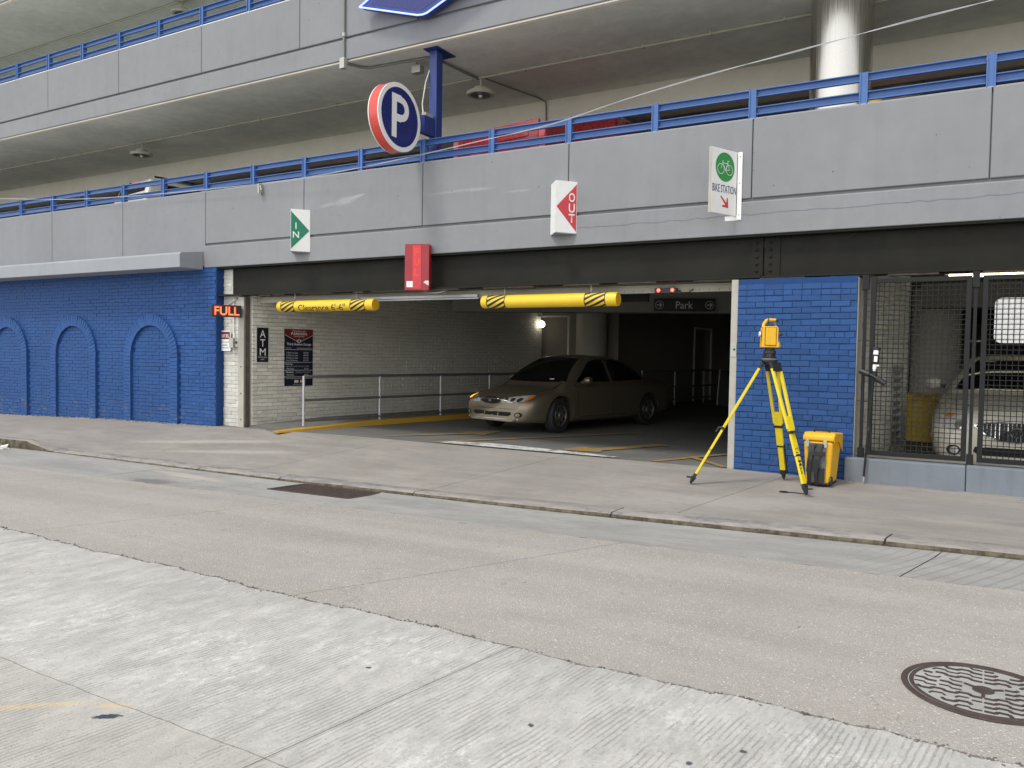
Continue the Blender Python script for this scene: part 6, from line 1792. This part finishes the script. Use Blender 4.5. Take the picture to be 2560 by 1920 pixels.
sv_ = thing('hatchback_car', (-15.75, .62, 3.30), 'white car behind the blue rail of the first deck under the left lamp', 'car', rz=RAD(-10))
b_ = MB().add([(-.85, .0, .35), (.85, 0, .35), (.85, 4.3, .35), (-.85, 4.3, .35), (-.88, -.02, 1.02), (.88, -.02, 1.02), (.88, 4.3, .95), (-.88, 4.3, .95)], [(3, 2, 1, 0), (4, 5, 6, 7), (0, 1, 5, 4), (1, 2, 6, 5), (2, 3, 7, 6), (3, 0, 4, 7)])
obj('body', b_, 'white_body', sv_, world=False, bevel=.06, seg=3)
b_ = MB().add([(-.84, .02, 1.0), (.84, .02, 1.0), (.84, 3.3, 1.0), (-.84, 3.3, 1.0), (-.64, .28, 1.66), (.64, .28, 1.66), (.62, 2.4, 1.62), (-.62, 2.4, 1.62)], [(3, 2, 1, 0), (4, 5, 6, 7), (0, 1, 5, 4), (1, 2, 6, 5), (2, 3, 7, 6), (3, 0, 4, 7)])
obj('cabin', b_, 'white_body', sv_, world=False, bevel=.07, seg=3)
obj('rear_window', MB().prism([(-.70, .075, 1.08), (.70, .075, 1.08), (.575, .245, 1.56), (-.575, .245, 1.56)], (0, -.012, 0)), 'car_glass', sv_, world=False)
obj('side_window', MB().prism([(.845, .5, 1.08), (.845, 1.5, 1.08), (.70, 1.5, 1.54), (.70, .62, 1.54)], (.012, 0, 0)).prism([(.845, 1.6, 1.08), (.845, 2.9, 1.08), (.70, 2.35, 1.54), (.70, 1.6, 1.54)], (.012, 0, 0)), 'car_glass', sv_, world=False)
for s in (-1, 1): obj('tail_light', MB().box(s * .74 - .10, s * .74 + .10, -.03, .04, .80, 1.0), 'lens_red', sv_, world=False, bevel=.02)
for s in (-1, 1): obj('roof_bar', MB().tube([(s * .58, .4, 1.70), (s * .58, 2.2, 1.70)], .02, 8), 'black_plastic', sv_, world=False)
obj('brake_lamp', MB().box(-.2, .2, .262, .30, 1.585, 1.63), 'lens_red', sv_, world=False)
for y in (.75, 3.4):
    for s in (-1, 1): obj('wheel', MB().lathe((s * .67, y, .31), [(.001, 0), (.18, 0), (.29, .0), (.31, .03), (.31, .17), (.29, .19), (.18, .18), (.001, .16)], axis=(s, 0, 0), n=24), 'rubber', sv_, world=False)

# ---- yellow refuse barrel
bl = thing('refuse_barrel', (-.86, 5.25, .035), 'yellow plastic refuse barrel behind the mesh gate', 'barrel')
obj('drum', MB().lathe((0, 0, 0), [(.001, .02), (.25, .02), (.262, .05), (.305, .70), (.325, .72), (.335, .76), (.335, .80), (.322, .82), (.30, .82), (.28, .70), (.001, .68)], n=36), 'barrel_yellow', bl, world=False, smooth=True, angle=30)
hm = MB()
for s in (-1, 1): hm.tube([(s * .30, -.07, .70), (s * .40, -.06, .70), (s * .41, 0, .69), (s * .40, .06, .70), (s * .30, .07, .70)], .022, 8)
obj('handle', hm, 'barrel_yellow', bl, world=False, smooth=True)
lettering('lettering', 'BRUTE', lambda a, b: Vector((.338 * math.sin(a / .338), -.338 * math.cos(a / .338), .785 + b)), 'black_board', bl, .1, .01, width=.26, height=.045, world=False)
# ---- sandwich board by the back railing
sb_ = thing('sandwich_board', (-6.2, 12.9, .03), 'black sandwich board standing at the back of the aisle by the right jamb', 'board')
for s in (-1, 1):
    obj('panel', MB().add([(-6.5, 12.9 + .25 * s, .04), (-5.95, 12.9 + .25 * s, .04), (-5.95, 12.9 + .02 * s, 1.05), (-6.5, 12.9 + .02 * s, 1.05)], [(0, 1, 2, 3)]), 'black_board', sb_)
ff = MB()
for x in (-6.5, -5.95): ff.bar((x, 12.65, .035), (x, 12.88, 1.06), .03, .02, (1, 0, 0))
obj('frame', ff, 'dim_letter', sb_)
